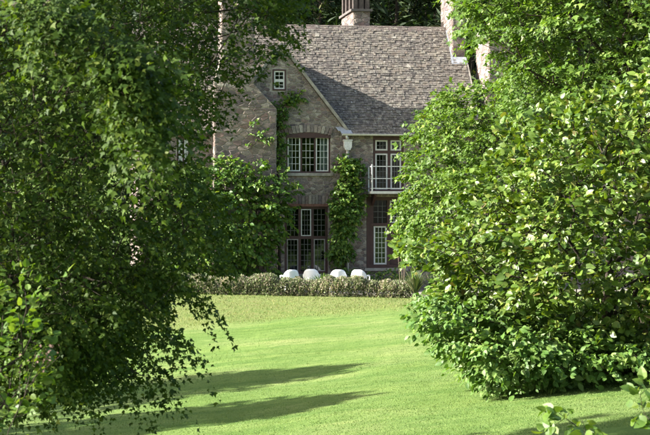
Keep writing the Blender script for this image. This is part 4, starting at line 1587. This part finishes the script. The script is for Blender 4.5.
# ---------------- pale hedge along the terrace
def make_hedge():
    root = empty('low_hedge', (-1, 59.7, .6))
    tag(root, 'long low hedge of pale cream and pinkish foliage edging the terrace', 'hedge')
    n = 30000
    x = RNG.uniform(-7.5, 3.05, n)
    ang = RNG.uniform(-.15, math.pi + .15, n)
    r = RNG.uniform(.75, 1.0, n) ** .5
    hgt = .53 + .08 * np.sin(x * 2.3) + .05 * np.sin(x * 6.1 + 1) + .03 * np.sin(x * 13)
    wv = .50 + .06 * np.sin(x * 3.1)
    y = 59.75 + np.cos(ang) * r * wv
    zb = ground_z(x, y)
    z = zb + .03 + np.maximum(0, np.sin(ang)) ** .7 * r * hgt
    lump = .018 * np.sin(x * 17 + ang * 3) + .012 * np.sin(x * 31 + ang * 7)
    z = z + lump * np.sin(np.clip(ang, 0, math.pi)); y = y + lump * np.cos(ang)
    P = np.stack([x, y, z], 1)
    N = np.stack([RNG.normal(0, .5, n), np.cos(ang), np.sin(ang)], 1)
    D = N + RNG.normal(0, .5, (n, 3)) + [0, 0, .5]
    v, t = leaf_geo(P, D, RNG.normal(0, 1, (n, 3)), RNG.uniform(.045, .10, n), 'quad')
    o = tri_object('foliage', v - np.array(root.location), t, M['hedge'], root); o['kind'] = 'stuff'
    n2 = 3200
    x = RNG.uniform(-7.5, 3.05, n2); y = 59.75 + RNG.uniform(-.5, .5, n2)
    z = ground_z(x, y) + .53 * np.sqrt(np.maximum(.02, 1 - ((y - 59.75) / .55) ** 2)) - .06
    P = np.stack([x, y, z], 1)
    D = np.stack([RNG.normal(0, .35, n2), RNG.normal(0, .3, n2) + (y - 59.75), np.ones(n2)], 1)
    v, t = leaf_geo(P, D, RNG.normal(0, 1, (n2, 3)), RNG.uniform(.06, .14, n2), 'needle')
    o = tri_object('shoots', v - np.array(root.location), t, M['hedge'], root); o['kind'] = 'stuff'
    # dark woody core
    m = MB()
    for i in range(46):
        xx = -7.4 + i * .228
        for k in range(3):
            yy = 59.75 + random.uniform(-.2, .2)
            g = gz1(xx, yy)
            m.tube([(xx + 1, yy - 59.7, g - .65), (xx + 1 + random.uniform(-.15, .15), yy - 59.7 + random.uniform(-.2, .2), g - .6 + .45)], [.02, .008], 4)
    m.build('stems', M['bark'], root)


make_hedge()


def tuft(name, label, cx, cy, n, h, spread, mat, kind, cat='plant', wid=1.0, group=None):
    g = gz1(cx, cy)
    g = max(g, TZ + .02) if cy > 60.6 else g
    root = empty(name, (cx, cy, g)); tag(root, label, cat, group)
    V = []; T = []; off = 0
    for i in range(n):
        a = random.uniform(0, 2 * math.pi); lean = random.uniform(.1, 1) * spread; hh = h * random.uniform(.6, 1.1)
        px, py = math.cos(a), math.sin(a)
        w = .016 * wid * random.uniform(.7, 1.3)
        prev = None
        for k in range(5):
            f = k / 4
            c = Vector((px * (.05 + lean * f * f * .9), py * (.05 + lean * f * f * .9), hh * (f - .28 * lean / max(h, .1) * f * f)))
            ww = w * (1 - f ** 2) + .001
            V += [tuple(c + Vector((-py * ww, px * ww, 0))), tuple(c - Vector((-py * ww, px * ww, 0)))]
            if k: T += [(off - 2, off - 1, off), (off - 1, off + 1, off)]
            off += 2
    o = tri_object('leaves', np.array(V), np.array(T), M[mat], root); o['kind'] = 'stuff'
    return root


p = at(415, 300, 59.3)
tuft('strap_leaf_clump', 'clump of upright strap leaves at the end of the pale hedge', p.x, 59.3, 260, .95, .55, 'strap', 'x', wid=1.4)
p = at(433, 300, 59.8)
tuft('strap_leaf_clump', 'second strap leaf clump tucked under the magnolia edge', p.x, 59.8, 160, .85, .5, 'strap', 'x', wid=1.4)
root = tuft('feather_grass', 'tall pale feathery grass stalks standing behind the strap leaves', at(402, 290, 60.2).x, 60.2, 60, .7, .3, 'strap', 'x')
m = MB()
for i in range(7):
    a = random.uniform(-.14, .14); hh = random.uniform(1.1, 1.65)
    m.tube([(a * .3, random.uniform(-.1, .1), 0), (a * .7, 0, hh * .6), (a, .02, hh)], [.006, .008, .002], 4)
    m.tube([(a * .8, .01, hh * .7), (a * .9, .015, hh * .85), (a, .02, hh)], [.006, .022, .003], 5)
m.build('seed_heads', M['paletwig'], root)
for k, (px, py, lab) in enumerate(((322, 279, 'light green fern growing between the two pairs of white chairs'), (301, 276, 'small light green fern growing between the first pair of white chairs'))):
    p = at(px, 280, 60.75)
    tuft('fern', lab, p.x, 60.9, 150 if k == 0 else 70, .72 if k == 0 else .62, .75, 'fern', 'x', wid=1.9)


# ---------------- white chairs
def make_chair():
    root = empty('garden_chair', (0, 0, 0))
    # tub back: curved shell with rounded top corners, thickness
    def shell(name, a0, a1, zlo, zhi, r0, lean, thick=.022, nseg=16, nz=6):
        m = MB()
        vs = []; 
        for side in (0, 1):
            for i in range(nseg + 1):
                f = i / nseg; a = a0 + (a1 - a0) * f
                edge = abs(f - .5) * 2
                top = zhi - .26 * max(0, edge - .2) ** 2.2 / .61
                for j in range(nz + 1):
                    g = j / nz
                    z = zlo + (top - zlo) * g
                    r = r0 + lean * g - (thick if side else 0)
                    vs.append((r * math.sin(a), r * math.cos(a) * .85, z))
        n1 = (nseg + 1) * (nz + 1)
        fs = []
        for i in range(nseg):
            for j in range(nz):
                a = i * (nz + 1) + j; b = a + nz + 1
                fs += [(a, b, b + 1, a + 1), (n1 + a + 1, n1 + b + 1, n1 + b, n1 + a)]
            a = i * (nz + 1); b = a + nz + 1
            fs += [(a + nz, b + nz, n1 + b + nz, n1 + a + nz), (b, a, n1 + a, n1 + b)]
        for a in (0, nseg * (nz + 1)):
            for j in range(nz):
                fs.append((a + j, a + j + 1, n1 + a + j + 1, n1 + a + j))
        m.add(vs, fs)
        return m.build(name, M['plastic'], root, True)
    shell('backrest', -1.25, 1.25, .40, .81, .255, .055)
    m = MB()
    n = 20
    ring = [(.26 * math.copysign(abs(math.sin(2 * math.pi * i / n)) ** .6, math.sin(2 * math.pi * i / n)), .25 * math.copysign(abs(math.cos(2 * math.pi * i / n)) ** .6, math.cos(2 * math.pi * i / n))) for i in range(n)]
    m.add([(a, b, .40) for a, b in ring] + [(a, b, .435) for a, b in ring], [tuple(range(n))[::-1], tuple(range(n, 2 * n))] + [(i, (i + 1) % n, (i + 1) % n + n, i + n) for i in range(n)])
    m.build('seat', M['plastic'], root)
    for s in (-1, 1):
        m = MB()
        m.tube([(s * .275, .10, .60), (s * .285, -.06, .60), (s * .28, -.19, .59), (s * .27, -.24, .54), (s * .26, -.23, .42)], [.022, .026, .026, .024, .022], 8)
        m.build('armrest', M['plastic'], root, True)
        for t_ in (-1, 1):
            m = MB(); m.tube([(s * .22, t_ * .20, .41), (s * .255, t_ * .245, .0)], [.032, .022], 8); m.build('leg', M['plastic'], root, True)
    return root


def copy_tree(o, parent=None):
    c = o.copy(); C.objects.link(c)
    if parent: c.parent = parent
    for ch in [x for x in bpy.data.objects if x.parent == o]:
        copy_tree(ch, c)
    return c


chair = make_chair()
spots = [(290, 61.3, 200, 'white plastic tub chair beside the small fern, farthest from the strap leaves'),
         (311.5, 62.1, 175, 'white plastic tub chair set back between the two ferns'),
         (338, 61.4, 185, 'white plastic tub chair in front of the creeper, next to the larger fern'),
         (360, 61.3, 160, 'white plastic tub chair closest to the strap leaf clump')]
for i, (px, y, rot, lab) in enumerate(spots):
    c = chair if i == 0 else copy_tree(chair)
    c.location = ((px - PX0) / FPX * y, y, TZ + .02)
    c.rotation_euler.z = math.radians(rot)
    tag(c, lab, 'chair', 'white garden chairs on the terrace')

# ---------------- woods behind the house and trees outside the picture that shade the lawn and the maple
def back_tree(name, label, x, y, h, rad, n, mat, leaf, K, L, size, group, layers=0, cat='tree', base_clear=.15, trunk_r=.25, cone=False):
    g = gz1(x, y)
    pts = []
    while len(pts) < n:
        a = random.uniform(0, 2 * math.pi); f = random.random()
        if layers:
            f = (math.floor(f * layers) + .5 + random.uniform(-.18, .18)) / layers
        prof = (1 - f) ** .75 * 1.0 if cone else math.sqrt(max(.04, 1 - (2 * f - .9) ** 2 * .83))
        r = rad * prof * random.random() ** .4 * (1 + .25 * math.sin(a * 3 + x) + .15 * math.sin(f * 9 + y))
        z = g + h * (base_clear + (1 - base_clear) * f)
        if layers: z -= .10 * r
        pts.append((x + r * math.cos(a), y + r * math.sin(a), z))
    tr = trunk_line(x, y, x + .2, y, g + h * .92, 9, .1)
    return build_tree(name, label, cat, tr, np.array(pts), leaf, mat, K, L, size, (x, y, g + h * .5), group, droop=.3, spread=.5, up=1.0, jitter=.5, down=.3,
                      r0=.012, trunk_r=trunk_r, outward=.8, bf=.5)


G1 = 'dark conifers on the slope behind the house'
CL = ['dark conifer behind the tall stack of the chimney breast', 'dark conifer behind the apex of the gable', 'dark conifer between the gable and the ridge chimney',
      'tall dark conifer directly behind the ridge chimney', 'dark conifer behind the bare middle of the ridge, next to the ridge chimney', 'dark conifer beside the pale chimney at the end of the ridge']
HID = 'dark conifer hidden behind the acer beyond the low wing'
CL += [HID, HID, 'dark conifer behind the maple, beyond the chimney breast', HID, HID]
for ci, (px, y, h, r) in enumerate(((232, 84, 15, 4.2), (275, 90, 17, 4.6), (318, 83, 13.5, 4.0), (350, 92, 17, 4.8), (392, 84, 15, 4.2), (432, 89, 17, 4.6), (470, 83, 14, 4.0), (520, 90, 17, 4.8), (180, 88, 16, 4.6), (575, 84, 15, 4.5), (630, 88, 16, 4.8))):
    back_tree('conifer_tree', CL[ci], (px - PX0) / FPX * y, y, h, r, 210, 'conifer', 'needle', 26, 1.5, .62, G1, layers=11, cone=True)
G2 = 'broadleaf trees at the edge of the wood'
for (x, y, h, r) in ((-12, 76, 9.5, 3.6), (-18, 72, 9, 3.8), (-17, 80, 11, 4.2), (16.5, 75, 9, 3.6), (22, 72, 9, 4.0), (-25, 78, 11, 4.5), (27, 78, 11, 4.5)):
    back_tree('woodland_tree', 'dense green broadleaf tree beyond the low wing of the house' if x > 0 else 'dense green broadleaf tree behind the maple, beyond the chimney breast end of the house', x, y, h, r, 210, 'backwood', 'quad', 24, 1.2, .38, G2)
# bigger wood up the hill
P = []
n = 26000
yy = RNG.uniform(100, 180, n); xx = RNG.uniform(-75, 75, n)
cell = np.sin(xx * .9 + 1.3 * np.sin(yy * .35)) * np.cos(yy * .5 + xx * .2)
zz = ground_z(xx, yy) + 9 + 4.5 * cell + RNG.uniform(-5, 1.0, n)
P = np.stack([xx, yy, zz], 1)
v, t = leaf_geo(P, RNG.normal(0, 1, P.shape), RNG.normal(0, .6, P.shape) + [0, -.3, 1], RNG.uniform(1.0, 2.2, n), 'quad')
o_ = tri_object('far_wood', v, t, M['backwood']); tag(o_, 'far mass of dark woodland canopy on the hillside', 'wood', kind='stuff')

# trees standing left of the picture, throwing the two long shadows across the lawn
TS = math.tan(SUN_EL)


def shade_tree(px, py, h, r, lab, n=480):
    """a round topped tree whose shadow tip falls at the lawn seen at (px, py)"""
    d = 30.0
    for _ in range(30):
        x = (px - PX0) / FPX * d
        d = (CAMZ - gz1(x, d)) * FPX / (py - PY0)
    x = (px - PX0) / FPX * d
    for _ in range(10):
        g = gz1(x - h / TS, d - h / TS * math.tan(SUN_AZ))
        run = (h + g - gz1(x, d)) / TS
        tx, ty = x - run * math.cos(SUN_AZ), d - run * math.sin(SUN_AZ)
    back_tree('shade_tree', lab, tx, ty, h, r, n, 'backwood', 'quad', 24, .8, .26, 'trees left of the lawn', base_clear=.25)


shade_tree(304, 372, 8.0, 1.7, 'round topped tree standing beyond the left edge of the lawn, farther from the magnolia')
shade_tree(296, 405, 8.0, 1.45, 'round topped tree standing beyond the left edge of the lawn, closer to the maple')

back_tree('shade_tree', 'broad dense unseen tree added to shade the maple, on its far side from the lawn', -12.5, 18.4, 13, 3.8, 620, 'backwood', 'quad', 26, 1.0, .34, 'trees left of the lawn', base_clear=.1)  # out-of-view tree, added so its shade darkens the maple
